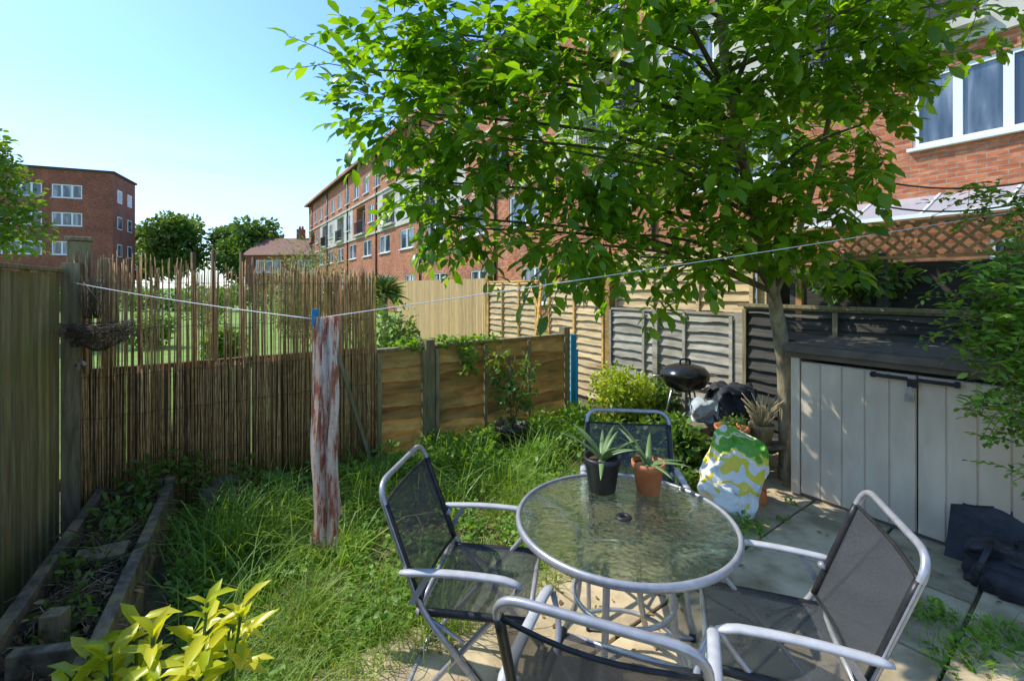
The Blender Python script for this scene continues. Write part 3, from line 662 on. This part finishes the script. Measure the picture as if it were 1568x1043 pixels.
scatter_leaves('leaves',[(0,0,.15)],(.09,.09,.07),90,.03,.06,.5,M['shrub'],e)
e=pot('plastic_plant_pot',(2.01,3.68,.32),.095,.15,M['post'])
b=MB()
for k in range(90):
    a=random.random()*6.28; l=random.uniform(.1,.28); b.tube([(.03*math.cos(a),.03*math.sin(a),.12),(.07*math.cos(a),.07*math.sin(a),.12+l*.6),((.05+l*.4)*math.cos(a),(.05+l*.4)*math.sin(a),.12+l*.9)],.0035,4)
b.obj('dry_stalks',M['drygrass'],e)
e=pot('black_plant_pot',(.0,4.45,0),.17,.24,M['black_plastic'])
o=scatter_leaves('leaves',[(0,0,.3),(.05,0,.45),(-.08,0,.55),(.1,0,.65),(-.1,.02,.72),(.12,.02,.8),(-.02,0,.6),(.14,.0,.5),(-.14,0,.85)],(.12,.10,.11),420,.035,.085,.5,M['shrub'],e)
b=MB()
for k in range(7):
    x=random.uniform(-.16,.16); b.tube([(0,0,.2),(x*.5,0,.45),(x,0,.9)],.004,5)
b.obj('stems',M['twig'],e)
for (p,r,h,mt) in (((2.1,4.3,0),.13,.24,'terracotta'),((1.25,4.9,0),.1,.15,'black_plastic'),((1.9,4.4,0),.10,.18,'concrete'),((1.60,4.35,0),.12,.22,'terracotta'),((1.95,4.1,.0),.11,.42,'concrete'),((1.45,4.1,0),.13,.30,'terracotta'),((1.28,4.35,0),.10,.16,'black_plastic'),((1.66,3.55,0),.10,.17,'terracotta')):
    e=pot('plant_pot',p,r,h,M[mt]); scatter_leaves('leaves',[(0,0,h+.05)],(r*.9,r*.9,.09),70,.03,.07,.5,M[random.choice(['shrub','clover'])],e)
b=MB()
for k in range(16): 
    b.box((random.uniform(1.2,2.1),random.uniform(4.2,4.7),.05),(random.uniform(.1,.3),random.uniform(.1,.2),.12),Matrix.Rotation(random.random(),3,'Z'))
b.obj('rockery_stones',M['concrete'],bev=.02)
b=MB(); pillow(b,.40,.28,.24,wr=.09,ph=7,n=22); b.obj('plastic_rubbish_bag',M['black_cloth'],loc=(1.98,4.12,.44))
b=MB(); pillow(b,.22,.16,.2,wr=.09,ph=27,n=22); b.obj('clear_plastic_bag',pm('pale_plastic',[(.3,(.30,.34,.33)),(.7,(.6,.64,.62))],9,rough=.2,bump=.8,dist=.03),loc=(1.68,4.0,.38))
b=MB(); b.box((0,0,.2),(.3,.25,.38)); b.obj('wooden_crate',M['sleeper'],loc=(1.68,4.0,0),ang=.4,bev=.01)
b=MB(); pillow(b,.16,.1,.14,wr=.05,ph=17); b.obj('orange_carrier_bag',pm('orange_plastic',[(.3,(.6,.12,.02)),(.7,(.7,.2,.04))],6,rough=.4),loc=(1.74,3.28,.02))
ke=empty('kettle_barbecue',loc=(1.78,4.70,0)); b=MB()
b.lathe([(0,.50),(.10,.51),(.19,.56),(.235,.64),(.24,.67),(.245,.675),(.235,.70),(.19,.75),(.10,.78),(0,.79)],seg=36)
b.tube(fillet([(-.05,0,.78),(-.05,0,.83),(.05,0,.83),(.05,0,.78)],.02),.010,8)
b.obj('bowl_and_lid',M['enamel'],ke)
b=MB()
for k in range(3):
    a=k*2.094+.5; b.tube([(.12*math.cos(a),.12*math.sin(a),.54),(.26*math.cos(a),.26*math.sin(a),0)],.011,8)
b.tube([(.2*math.cos(t*.39),.2*math.sin(t*.39),.2) for t in range(16)],.006,6,closed=True); b.tube([(.23,0,.66),(.33,0,.66)],.012,8); b.tube([(-.23,0,.66),(-.33,0,.66)],.012,8)
b.obj('legs',M['steel'],ke)

# ------------------------------------------------------------------ grass & weeds
def blades(name,pos,h,w,mat,lean=.5,parent=None):
    n=len(pos); a=rng.random(n)*6.283; d=np.stack([np.cos(a),np.sin(a),np.zeros(n)],1); s=np.stack([-np.sin(a+rng.normal(size=n)*.6),np.cos(a),np.zeros(n)],1)
    h=h[:,None];w=w[:,None]; ln=(rng.random((n,1))*lean+.05)*h; up=np.array([0,0,1.])
    m1=pos+up*h*.45+d*ln*.35; m2=pos+up*h*.8+d*ln*.85; t=pos+up*h*(1-.25*lean*rng.random((n,1)))+d*ln*1.7
    V=np.stack([pos-s*w/2,pos+s*w/2,m1+s*w*.45,m1-s*w*.45,m2+s*w*.3,m2-s*w*.3,t],1)
    return fastmesh(name,V,[(0,1,2,3),(3,2,4,5),(5,4,6)],mat,parent)
def uvpos(n,u0,u1,v0,v1):
    u=rng.uniform(u0,u1,n);v=rng.uniform(v0,v1,n); return np.stack([u*.8-v*.6,u*.6+v*.8,np.zeros(n)],1)
ge=empty('lawn_grass')
p=np.concatenate([uvpos(54000,-.0,3.3,1.90,3.88),uvpos(8000,.0,.42,.4,1.95),uvpos(4000,3.3,4.4,1.95,5.0)])
dn=np.array([noise.noise(Vector((x*1.6,y*1.6,.3))) for x,y,_ in p]); dn2=np.array([noise.noise(Vector((x*5,y*5,1.3))) for x,y,_ in p])
keep=rng.random(len(p))<np.clip(.56+dn*1.3+dn2*1.1,.04,1); p=p[keep];dn=dn[keep];dn2=dn2[keep]
h=np.clip(.050+.07*dn+.07*dn2,.014,.2)*rng.uniform(.4,1.8,len(p)); blades('blades',p,h,rng.uniform(.0028,.0052,len(p)),M['grassblade'],1.2,ge)
p=uvpos(2200,.38,3.2,1.74,1.97); p[:,2]=.02; blades('edge_blades',p,rng.uniform(.03,.12,len(p)),rng.uniform(.003,.005,len(p)),M['grassblade'],1.4,ge)
p=uvpos(3200,0,3.3,1.93,3.8); 
me_=blades('dry_blades',p,rng.uniform(.02,.10,len(p)),rng.uniform(.002,.004,len(p)),M['drygrass'],1.6,ge)
tp=[]
for (x,y,r,n) in ((-1.62,2.62,.22,380),(-1.42,2.95,.18,240),(-1.75,2.9,.15,180),(-.95,2.55,.15,80),(-.45,3.2,.25,90),(.2,3.9,.3,160),(-.3,2.05,.12,70),(-1.05,3.4,.25,220),(-1.2,2.15,.2,80),(-.5,3.95,.25,150),(-.1,3.5,.15,80)):
    q_=rng.normal(size=(n,3))*r*.5; q_[:,2]=0; tp.append(q_+np.array([x,y,0]))
tp=np.concatenate(tp); blades('long_tufts',tp,rng.uniform(.14,.40,len(tp)),rng.uniform(.004,.008,len(tp)),M['longgrass'],1.1,ge)
n=26000; p=uvpos(n,0,3.6,1.93,3.85); dn=np.array([noise.noise(Vector((x*2.3,y*2.3,7.3)))+.6*noise.noise(Vector((x*7,y*7,2.3))) for x,y,_ in p]); p=p[rng.random(n)<np.clip(.5+dn*2.2,.05,1)]; n=len(p)
p[:,2]=rng.uniform(.02,.10,n); d=rng.normal(size=(n,3)); d[:,2]=rng.uniform(-.2,.6,n); l=rng.uniform(.015,.045,n)
leaves('clover_leaves',p,d,np.tile([0,0,1.],(n,1))+rng.normal(size=(n,3))*.35,l,l*.75,M['clover'],ge)
we=empty('weeds')
cs=[]
for k in range(60):
    u=random.uniform(1.9,4.1); v=random.uniform(2.9,3.8); cs.append(uv(u,v,random.uniform(.05,.18)))
for k in range(30):
    u=random.uniform(.3,2.2); v=random.uniform(3.4,3.82); cs.append(uv(u,v,random.uniform(.03,.14)))
scatter_leaves('broad_weeds',cs,(.12,.12,.11),5400,.03,.085,.5,M['clover'],we,zmin=.01)
cs=[uv(random.uniform(2.9,3.7),random.uniform(1.95,2.9),random.uniform(.05,.25)) for k in range(26)]
scatter_leaves('ivy',cs,(.13,.13,.13),2400,.03,.07,.75,M['shrub'],we,zmin=.01)
cs=[]
for (u,v,wd,hh) in slabs:
    if random.random()<.45: cs.append(uv(u,v-random.random()*hh,.035))
    if random.random()<.3: cs.append(uv(u+random.random()*wd,v,.035))
scatter_leaves('gap_weeds',cs,(.045,.045,.025),1700,.012,.035,.5,M['clover'],we,zmin=.03)
cs=[(2.0,1.95,.04),(2.15,2.0,.05),(1.85,1.9,.04),(2.3,1.95,.06),(2.1,1.75,.05),(1.95,2.15,.04),(1.5,2.9,.06),(1.35,2.75,.04),(1.95,1.5,.04),(2.0,1.6,.06),(2.25,1.75,.05),(.9,2.9,.07)]
scatter_leaves('patio_weeds',cs,(.12,.09,.05),1500,.015,.045,.5,M['clover'],we,zmin=.035)
gp=[]
for c in cs[:9]:
    q_=rng.normal(size=(60,3))*.07; q_[:,2]=0.03; gp.append(q_+np.array([c[0],c[1],0]))
gp=np.concatenate(gp); blades('patio_grass',gp,rng.uniform(.03,.10,len(gp)),rng.uniform(.002,.004,len(gp)),M['longgrass'],1.4,we)
n=600; p=uvpos(n,.4,4.3,-.6,2.0); p[:,2]=.044; d=rng.normal(size=(n,3)); d[:,2]=0; l=rng.uniform(.01,.04,n)
leaves('leaf_litter',p,d,np.tile([0,0,1.],(n,1))+rng.normal(size=(n,3))*.15,l,l*.5,M['deadleaf'])

# ------------------------------------------------------------------ foreground golden laurel
ce=empty('golden_laurel_shrub')
pp=[];dd=[];nn=[];ll=[]; b=MB()
for (x,y,z) in ((-1.02,1.35,.54),(-.88,1.38,.62),(-1.15,1.45,.50),(-.93,1.25,.50),(-1.28,1.38,.40),(-1.05,1.22,.44),(-1.2,1.28,.46),(-.85,1.3,.46),(-1.35,1.5,.36),(-1.0,1.5,.44),(-1.25,1.18,.38),(-.95,1.15,.38),(-1.42,1.3,.34),(-.80,1.42,.57),(-1.12,1.1,.34),(-1.33,1.22,.38),(-.88,1.5,.5),(-1.12,1.32,.52),(-1.0,1.28,.48),(-1.2,1.4,.44)):
    x-=.04; b.tube([(x*.6-.44,y*.6+.52,0),(x*.9-.11,y*.9+.13,z*.6),(x,y,z)],.005,6)
    for k in range(14):
        a=k*2.4+random.random(); el_=random.uniform(-.1,1.1)*(1 if k<6 else .6)
        pp.append((x,y,z-.014*k)); dd.append((math.cos(a)*math.cos(el_),math.sin(a)*math.cos(el_),math.sin(el_)+.15)); nn.append((random.uniform(-.2,.2),random.uniform(-.2,.2),1)); ll.append(random.uniform(.055,.125))
b.obj('stems',M['shrub'],ce); l=np.array(ll)
leaves('leaves',np.array(pp),np.array(dd),np.array(nn),l,l*.36,M['croton'],ce,fold=.5,curl=.22)

# ------------------------------------------------------------------ main tree
tre=empty('garden_tree')
b=MB()
trunk=[(2.20,3.66,0),(2.20,3.66,.5),(2.16,3.64,1.05),(2.00,3.52,1.6),(1.78,3.36,2.15),(1.52,3.2,2.8),(1.42,3.12,3.5),(1.36,3.1,4.3)]
def smooth(pts,k=2):
    pts=[Vector(p) for p in pts]
    for _ in range(k):
        o=[pts[0]]
        for a,c in zip(pts[:-1],pts[1:]): o+= [a.lerp(c,.25),a.lerp(c,.75)]
        o.append(pts[-1]); pts=o
    return pts
ts=smooth(trunk); b.tube(ts,[.052*(1-i/len(ts))**.7+.012+.003*math.sin(i*1.3) for i in range(len(ts))],12)
t2=smooth([(2.02,3.54,1.5),(2.2,3.5,2.0),(2.35,3.4,2.7),(2.4,3.3,3.6)]); b.tube(t2,[.032*(1-i/len(t2))+.006 for i in range(len(t2))],8)
b.obj('trunk',M['bark'],tre)
blobs=[(-.99,3.0,3.0,.27),(-.72,3.0,2.72,.38),(-.78,3.05,3.3,.28),(-.60,3.15,2.30,.30),(-.45,3.1,2.05,.22),(-.19,3.0,3.15,.48),(-.19,3.0,2.56,.48),(-.22,3.2,1.98,.30),(.31,2.9,3.06,.5),(.33,3.0,2.47,.5),(.34,3.1,1.88,.33),
(.85,2.9,3.14,.5),(.88,3.0,2.47,.5),(.9,3.2,1.78,.38),(.62,3.2,1.95,.3),(1.44,3.0,3.11,.5),(1.44,3.0,2.40,.48),(1.45,3.2,1.84,.36),(1.95,3.0,3.11,.5),(2.02,3.1,2.42,.43),(2.02,3.1,1.90,.28),(1.75,3.0,2.1,.33),
(2.47,3.0,3.2,.40),(2.40,3.1,2.68,.33),(3.0,3.0,3.45,.34),(.5,3.2,3.8,.45),(1.4,3.2,3.9,.55),(2.3,3.2,3.9,.45),(.6,4.1,2.9,.42),(1.5,4.1,2.9,.45),(2.3,4.0,3.0,.42),(.6,2.3,3.2,.34),(1.5,2.3,3.2,.34),(2.1,2.5,3.2,.30),(-.45,3.1,3.25,.35)]
lp=[];ld=[];ln_=[];lL=[];b=MB()
for (x,y,z,r) in blobs:
    c=Vector((x,y,z))
    tb=min([t for t in ts if t.z>1.4],key=lambda t:(t-c).length+abs(t.z-(z-.4))*.8)
    mid=tb.lerp(c,.5)+Vector((0,0,.12))
    pts=smooth([tb,tb.lerp(mid,.6),mid,c]); n_=len(pts); b.tube(pts,[.018*(1-i/n_)+.004 for i in range(n_)],6)
    nt_=int(92*(r/.5)**2)
    for k in range(nt_):
        d=Vector((random.gauss(0,1),random.gauss(0,1),random.gauss(0,1))).normalized(); rad=r*random.random()**.5*(1+.45*noise.noise(d*2+c*3))
        if random.random()<.12: rad*=1.25
        p=c+Vector((d.x*rad*1.1,d.y*rad*1.1,d.z*rad*.85))
        if p.z>2.0 and noise.noise(p*2.1+Vector((4,1,2)))<-.27: continue
        od=(d+Vector((-.35,-.1,-.25))+Vector((random.gauss(0,.4),random.gauss(0,.4),random.gauss(0,.3)))).normalized()
        tl=random.uniform(.14,.24); e=p+od*tl+Vector((0,0,-.03))
        if random.random()<.5: b.tube([p.lerp(c,.35),p,e],[.0035,.0028,.0012],4)
        m=random.randint(6,8)
        for i in range(m):
            t=(i+.5)/m; q_=p.lerp(e,t); sd=od.cross(Vector((0,0,1))).normalized()*(1 if i%2 else -1)
            dd_=(od*.6+sd*.9+Vector((random.gauss(0,.25),random.gauss(0,.25),random.gauss(-.12,.28)))) if i<m-1 else od
            lp.append(q_);ld.append(dd_);ln_.append((random.gauss(-.25,.4),random.gauss(-.15,.4),1));lL.append(random.uniform(.07,.14))
b.obj('branches',M['bark_dark'],tre)
l=np.array(lL); leaves('foliage',np.array([tuple(v) for v in lp]),np.array([tuple(v) for v in ld]),np.array(ln_),l,l*.52,M['tree'],tre,fold=.3,curl=.2)

# ------------------------------------------------------------------ right hand climbing shrub
je=empty('climbing_jasmine')
cs=[(2.72,2.32,1.55),(2.6,2.25,1.38),(2.68,2.2,1.2),(2.5,2.2,1.1),(2.6,2.15,.95),(2.55,2.12,.8),(2.8,2.3,1.75),(2.55,2.35,1.62),(2.9,2.4,1.95),(2.75,2.1,1.05),(2.7,2.1,.75),(2.42,2.2,1.42),(2.45,2.25,1.25),(3.0,2.6,2.05),(2.8,2.7,2.1),(2.45,2.3,1.55),(2.55,2.2,1.3),(2.5,2.15,1.2),(2.45,2.15,.95),(2.52,2.25,1.5),(2.4,2.25,1.35),(2.48,2.2,1.5),(2.55,2.25,1.7),(2.5,2.15,1.05),(2.42,2.15,1.15),(2.6,2.2,1.45)]
pos=[];dv=[];b=MB()
for c in cs:
    for k in range(16):
        d=Vector((random.gauss(-.5,.6),random.gauss(-.2,.5),random.gauss(-.1,.5))).normalized(); s=Vector(c)+Vector((random.gauss(0,.08),random.gauss(0,.06),random.gauss(0,.08))); e=s+d*random.uniform(.12,.26)-Vector((0,0,.04))
        b.tube([s,s.lerp(e,.5)+Vector((0,0,.02)),e],.0014,4)
        for i in range(13):
            t=i/12; sd=d.cross(Vector((0,0,1))).normalized()*(1 if i%2 else -1); pos.append(tuple(s.lerp(e,t)+Vector((0,0,.04*t*(1-t)*2)))); dv.append(tuple(d*.5+sd+Vector((0,0,random.gauss(0,.3)))))
for a,c in (((2.9,2.5,0),(2.75,2.3,1.4)),((2.75,2.3,1.4),(3.2,2.7,2.1)),((2.9,2.3,0),(2.65,2.15,1.0)),((3.2,2.8,2.1),(2.7,3.3,2.15)),((3.1,2.6,2.2),(2.5,3.0,2.25))):
    b.tube(sag(Vector(a),Vector(c),.05,8),.006,6)
b.obj('stems',M['twig'],je)
n=len(pos); l=rng.uniform(.028,.058,n); leaves('leaves',np.array(pos),np.array(dv),np.tile([0,0,1.],(n,1))+rng.normal(size=(n,3))*.4,l,l*.45,M['clover'],je)

# ------------------------------------------------------------------ other shrubs
def bush(name,c,r,n,L0,L1,mat,wr=.55):
    e=empty(name,loc=c); 
    cs=[]
    for k in range(14):
        d=Vector((random.gauss(0,1),random.gauss(0,1),random.gauss(0,1))).normalized(); cs.append((d.x*r[0]*.55,d.y*r[1]*.55,d.z*r[2]*.55))
    scatter_leaves('leaves',cs,(r[0]*.5,r[1]*.5,r[2]*.5),n,L0,L1,wr,mat,e)
    b=MB()
    for c_ in cs[:8]: b.tube([(0,0,-r[2]),(c_[0]*.5,c_[1]*.5,-r[2]*.3),c_],.008*max(1,r[0]),5)
    b.obj('stems',M['twig'],e)
bush('lime_shrub',(1.18,5.0,.40),(.38,.3,.38),2600,.03,.06,M['limeshrub'])
bush('garden_shrub',(1.6,5.2,.3),(.35,.3,.25),1100,.04,.08,M['shrub'])
bush('garden_shrub',(1.35,3.72,.24),(.26,.22,.24),700,.05,.10,M['shrub'])
bush('neighbour_shrub',(-1.75,6.4,.75),(.5,.5,.65),1700,.05,.1,M['shrub'])
bush('olive_shrub',(-3.15,7.4,1.45),(1.0,.6,1.0),3800,.05,.09,M['olive'],.3)
bush('garden_shrub',(2.9,3.8,1.65),(.5,.3,.22),600,.06,.12,M['shrub'])
cs=[tuple(Vector(FA)+U*x+Vector((0,0,1.04))) for x in np.arange(2.2,3.3,.1)]+[tuple(Vector(FA)+U*2.85+Vector((.03,-.10,z))) for z in (.95,.85,.75)]
scatter_leaves('fence_ivy',cs,(.09,.06,.05),600,.025,.06,.8,M['clover'])
pe2=empty('cordyline_palm',loc=(-2.6,9.3,0)); b=MB(); b.tube([(0,0,0),(.02,0,.9),(0,0,1.4)],[.09,.07,.06],10); b.obj('trunk',M['bark'],pe2)
n=170; a=rng.random(n)*6.28; e_=rng.uniform(-.3,1.4,n); d=np.stack([np.cos(a)*np.cos(e_),np.sin(a)*np.cos(e_),np.sin(e_)],1); l=rng.uniform(.35,.55,n)
leaves('leaves',np.tile([0,0,1.4],(n,1))+d*.03,d,np.tile([0.1,0,1.],(n,1)),l,np.full(n,.045),M['palm'],pe2,curl=.25)

# ------------------------------------------------------------------ trees (distance)
def tree(name,loc,h,r,n,leaf,mat,tr=.25,seed=0):
    e=empty(name,loc=loc); b=MB(); b.tube([(0,0,0),(.1*r,0,h*.35),(0,.05*r,h*.75)],[tr,tr*.75,tr*.3],10)
    cs=[]
    for k in range(26):
        th=random.random()*6.28; zz=random.uniform(-.8,1); rr=math.sqrt(max(0,1-zz*zz))*random.uniform(.45,.85)
        c=(rr*r*math.cos(th),rr*r*math.sin(th),h*.62+zz*h*.30); cs.append(c)
        b.tube([(0,0,h*.4),(c[0]*.5,c[1]*.5,c[2]-.1*h),c],[tr*.35,tr*.2,tr*.05],6)
    b.obj('trunk',M['bark_dark'],e)
    scatter_leaves('foliage',cs,(r*.36,r*.36,h*.13),n,leaf*.7,leaf*1.3,.6,mat,e)
tree('street_tree',(-15.6,12.6,0),6.5,2.0,7500,.17,M['tree_left'])
for (x,y,h,r) in ((-42.5,58,10.6,4.6),(-36.0,60,9.4,4.0),(-32.0,57,10.2,4.2),(-50,64,10,5)):
    tree('park_tree',(x,y,0),h,r,5600,.55,M['tree_far'],.3)
he=empty('hedge_row'); 
cs=[(x,30+random.uniform(-1,1),random.uniform(.3,1.2)) for x in np.arange(-40,-9,.7)]
scatter_leaves('foliage',cs,(.8,.7,.7),9000,.14,.3,.6,M['tree_far'],he)
for (x,y,r) in ((-9.5,12,.6),(-7.2,15,.8),(-12,18,1.0),(-6.0,9.5,.45)):
    bush('garden_shrub',(x,y,r*.8),(r,r,r*.9),1300,.08,.16,M['tree_left'])

# ------------------------------------------------------------------ buildings
def wall(b,x0,x1,z0,z1,ops,mi=0,depth=.12,y=0,jm=None):
    xs=sorted({x0,x1,*[o[0] for o in ops],*[o[1] for o in ops]}); zs=sorted({z0,z1,*[o[2] for o in ops],*[o[3] for o in ops]})
    for i in range(len(xs)-1):
        for j in range(len(zs)-1):
            cx=(xs[i]+xs[i+1])/2; cz=(zs[j]+zs[j+1])/2
            if any(o[0]<cx<o[1] and o[2]<cz<o[3] for o in ops): continue
            b.add([(xs[i],y,zs[j]),(xs[i+1],y,zs[j]),(xs[i+1],y,zs[j+1]),(xs[i],y,zs[j+1])],[(0,1,2,3)],mi)
    for (a,c,d,e) in ops:
        Y=y+depth
        b.add([(a,y,d),(c,y,d),(c,Y,d),(a,Y,d),(a,y,e),(c,y,e),(c,Y,e),(a,Y,e)],[(0,3,2,1),(4,5,6,7),(0,4,7,3),(1,2,6,5)],mi)
def win(b,g,x0,x1,z0,z1,n=2,y=.06,f=.06,trans=False):
    b.box(((x0+x1)/2,y,z0+f/2),(x1-x0,.06,f)); b.box(((x0+x1)/2,y,z1-f/2),(x1-x0,.06,f))
    b.box((x0+f/2,y,(z0+z1)/2),(f,.06,z1-z0-2*f)); b.box((x1-f/2,y,(z0+z1)/2),(f,.06,z1-z0-2*f))
    for k in range(1,n): 
        x=x0+(x1-x0)*k/n; b.box((x,y-.003,(z0+z1)/2),(f*1.5,.06,z1-z0-2*f))
    b.box(((x0+x1)/2,-.03,z0-.03),(x1-x0+.1,.14,.05))
    g.add([(x0,y+.01,z0),(x1,y+.01,z0),(x1,y+.01,z1),(x0,y+.01,z1)],[(0,1,2,3)])
te2=empty('brick_terrace',loc=(-24,54,0),ang=R(-56.5))
wb=MB();fr_=MB();gl_=MB();dt=MB()
LT=66
o1=[]
xs1=[55.6-4.1*i for i in range(0,14)]+[59.9]
for x in xs1: 
    if x>0: o1.append((x,x+2.2,3.87,5.07)); win(fr_,gl_,x,x+2.2,3.87,5.07,4 if x>50 else 2,f=.075)
o0=[]
for x in [56.5-4.1*i for i in range(0,14)]+[60.8]:
    if x>0: o0.append((x,x+1.5,1.0,2.3)); win(fr_,gl_,x,x+1.5,1.0,2.3,2)
wall(wb,0,LT,0,2.7,o0); wall(wb,0,LT,2.7,5.4,o1)
o2=[];x=1.2;kk=0
while x<LT-3:
    if kk%2==0: o2.append((x,x+2.4,5.7,7.8))
    else: o2.append((x,x+1.3,6.3,7.6)); win(fr_,gl_,x,x+1.3,6.3,7.6,2)
    x+=3.3; kk+=1
x=0;kk=0
while x<LT:
    x1=min(x+6.6,LT); ops=[o_ for o_ in o2 if o_[0]>=x and o_[1]<=x1]; wall(wb,x,x1,5.4,8.05,ops,1 if kk%3 else 0,depth=.5); x=x1;kk+=1
for (a,c,d,e) in o2:
    if c-a>2:
        wb.add([(a,.5,d),(c,.5,d),(c,.5,e),(a,.5,e)],[(0,1,2,3)],2);  # back of the recess coloured dark to stand in for its shade
        gl_.add([(a+.3,.47,d),(a+1.1,.47,d),(a+1.1,.47,e-.2),(a+.3,.47,e-.2)],[(0,1,2,3)])
        fr_.box((a+.25,.46,(d+e)/2),(.07,.05,e-d-.2)); fr_.box((a+1.15,.46,(d+e)/2),(.07,.05,e-d-.2)); fr_.box((a+.7,.46,e-.2),(.9,.05,.07))
        dt.box(((a+c)/2,-.12,5.62),(c-a+.2,.25,.14),mi=0)
        for i in range(int((c-a)/.12)): dt.box((a+.06+i*.12,-.2,6.15),(.02,.02,.9),mi=4)
        dt.box(((a+c)/2,-.2,6.62),(c-a+.1,.05,.05),mi=4)
o3=[];x=1
while x<LT-2:
    o3.append((x,x+1.3,8.6,9.9)); win(fr_,gl_,x,x+1.3,8.6,9.9,2); x+=2.75
wall(wb,0,LT,8.05,11.0,o3)
wb.add([(0,0,0),(0,9,0),(0,9,11),(0,0,11)],[(0,3,2,1)],0); wb.add([(LT,0,0),(LT,9,0),(LT,9,11),(LT,0,11)],[(0,1,2,3)],0); wb.add([(0,9,0),(LT,9,0),(LT,9,11),(0,9,11)],[(0,3,2,1)],0)
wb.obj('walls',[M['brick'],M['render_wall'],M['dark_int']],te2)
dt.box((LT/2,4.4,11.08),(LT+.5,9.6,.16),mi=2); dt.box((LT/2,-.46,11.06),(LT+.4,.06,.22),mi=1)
dt.box((LT/2,-.03,8.07),(LT,.1,.14),mi=0); dt.box((LT/2,-.03,5.42),(LT,.1,.14),mi=0)
for x in range(2,66,8): dt.tube([(x+.3,-.06,0),(x+.3,-.06,10.9)],.05,8,4)
dt.obj('balconies_and_roof',[M['render_wall'],M['brick'],M['dark_int'],M['white'],M['black_plastic']],te2)
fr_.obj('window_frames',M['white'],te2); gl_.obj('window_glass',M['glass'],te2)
b=MB(); b.grid(lambda i,j:(54.2+4.4*j,-.05-.95*i,3.05-.42*i-.0*j),6,20,0,False)
for k in range(6): b.bar((54.2+.88*k,-.05,3.06),(54.2+.88*k,-1.0,2.64),.03,.03,1)
b.bar((54.2,-1.0,2.63),(58.6,-1.0,2.63),.05,.06,1); b.obj('polycarbonate_awning',[M['poly'],M['white']],te2)
def block(name,loc,ang,L_,D_,H_,rows,cols,mat,ww=2.2,wh=1.3,ys=(1.8,5.2,8.6)):
    e=empty(name,loc=loc,ang=ang); wb=MB();fr=MB();gl=MB()
    ops=[]
    for z in rows:
        for x in cols: ops.append((x,x+ww,z,z+wh)); win(fr,gl,x,x+ww,z,z+wh,3,f=.10)
    wall(wb,0,L_,0,H_,ops); 
    wb.add([(0,D_,0),(L_,D_,0),(L_,D_,H_),(0,D_,H_)],[(0,3,2,1)]); wb.add([(0,0,0),(0,D_,0),(0,D_,H_),(0,0,H_)],[(0,3,2,1)]); wb.add([(L_,0,0),(L_,D_,0),(L_,D_,H_),(L_,0,H_)],[(0,1,2,3)])
    wb.box((L_/2,D_/2,H_+.1),(L_+.3,D_+.3,.2),mi=1)
    for z in rows:
        for y in ys:
            fr.box((L_+.02,y,z+.6),(.06,1.1,1.3)); gl.add([(L_+.055,y-.45,z+.05),(L_+.055,y+.45,z+.05),(L_+.055,y+.45,z+1.15),(L_+.055,y-.45,z+1.15)],[(0,1,2,3)])
    wb.obj('walls',[mat,M['dark_int']],e); fr.obj('window_frames',M['white'],e); gl.obj('window_glass',M['glass'],e); return e
fc=Vector((-39.8,45.6)); fl=Vector((-50.3,41.4)); dd2=fc-fl; Lf=dd2.length
block('brick_flats',(fl.x,fl.y,0),math.atan2(dd2.y,dd2.x),Lf,5.6,12.9,(4.7,7.5,10.2),(.8,3.6,6.6),M['brick_far'],2.3,1.3,ys=(1.5,4.0))
e=block('white_flats',(-62,47,0),R(10),9,9,9.5,(1.5,4.2,6.9),(1,5),M['render_wall'],2.4,1.3,ys=())
e=empty('tiled_roof_house',loc=(-30,51.5,0),ang=R(-6)); wb=MB();fr=MB();gl=MB()
ops=[(1.2,4.2,3.2,4.6),(6.2,8.6,3.2,4.6)]
for o_ in ops: win(fr,gl,*o_,3,f=.09)
wall(wb,0,11,0,5.3,ops); wb.add([(0,0,0),(0,7,0),(0,7,5.3),(0,3.5,7.3),(0,0,5.3)],[(0,4,3,2,1)]); wb.add([(11,0,0),(11,7,0),(11,7,5.3),(11,3.5,7.3),(11,0,5.3)],[(0,1,2,3,4)])
wb.add([(-.3,-.35,5.15),(11.3,-.35,5.15),(11.3,3.5,7.4),(-.3,3.5,7.4),(11.3,7.35,5.15),(-.3,7.35,5.15)],[(0,1,2,3),(3,2,4,5)],1)
wb.box((4.5,3.5,7.7),(.8,.6,1.5),mi=0); wb.lathe([(.14,0),(.12,.35),(0,.35)],(4.35,3.5,8.45),10,0); wb.lathe([(.14,0),(.12,.35),(0,.35)],(4.7,3.5,8.45),10,0)
wb.obj('walls_and_roof',[M['brick_far'],M['roof_tile']],e); fr.obj('window_frames',M['white'],e); gl.obj('window_glass',M['glass'],e)
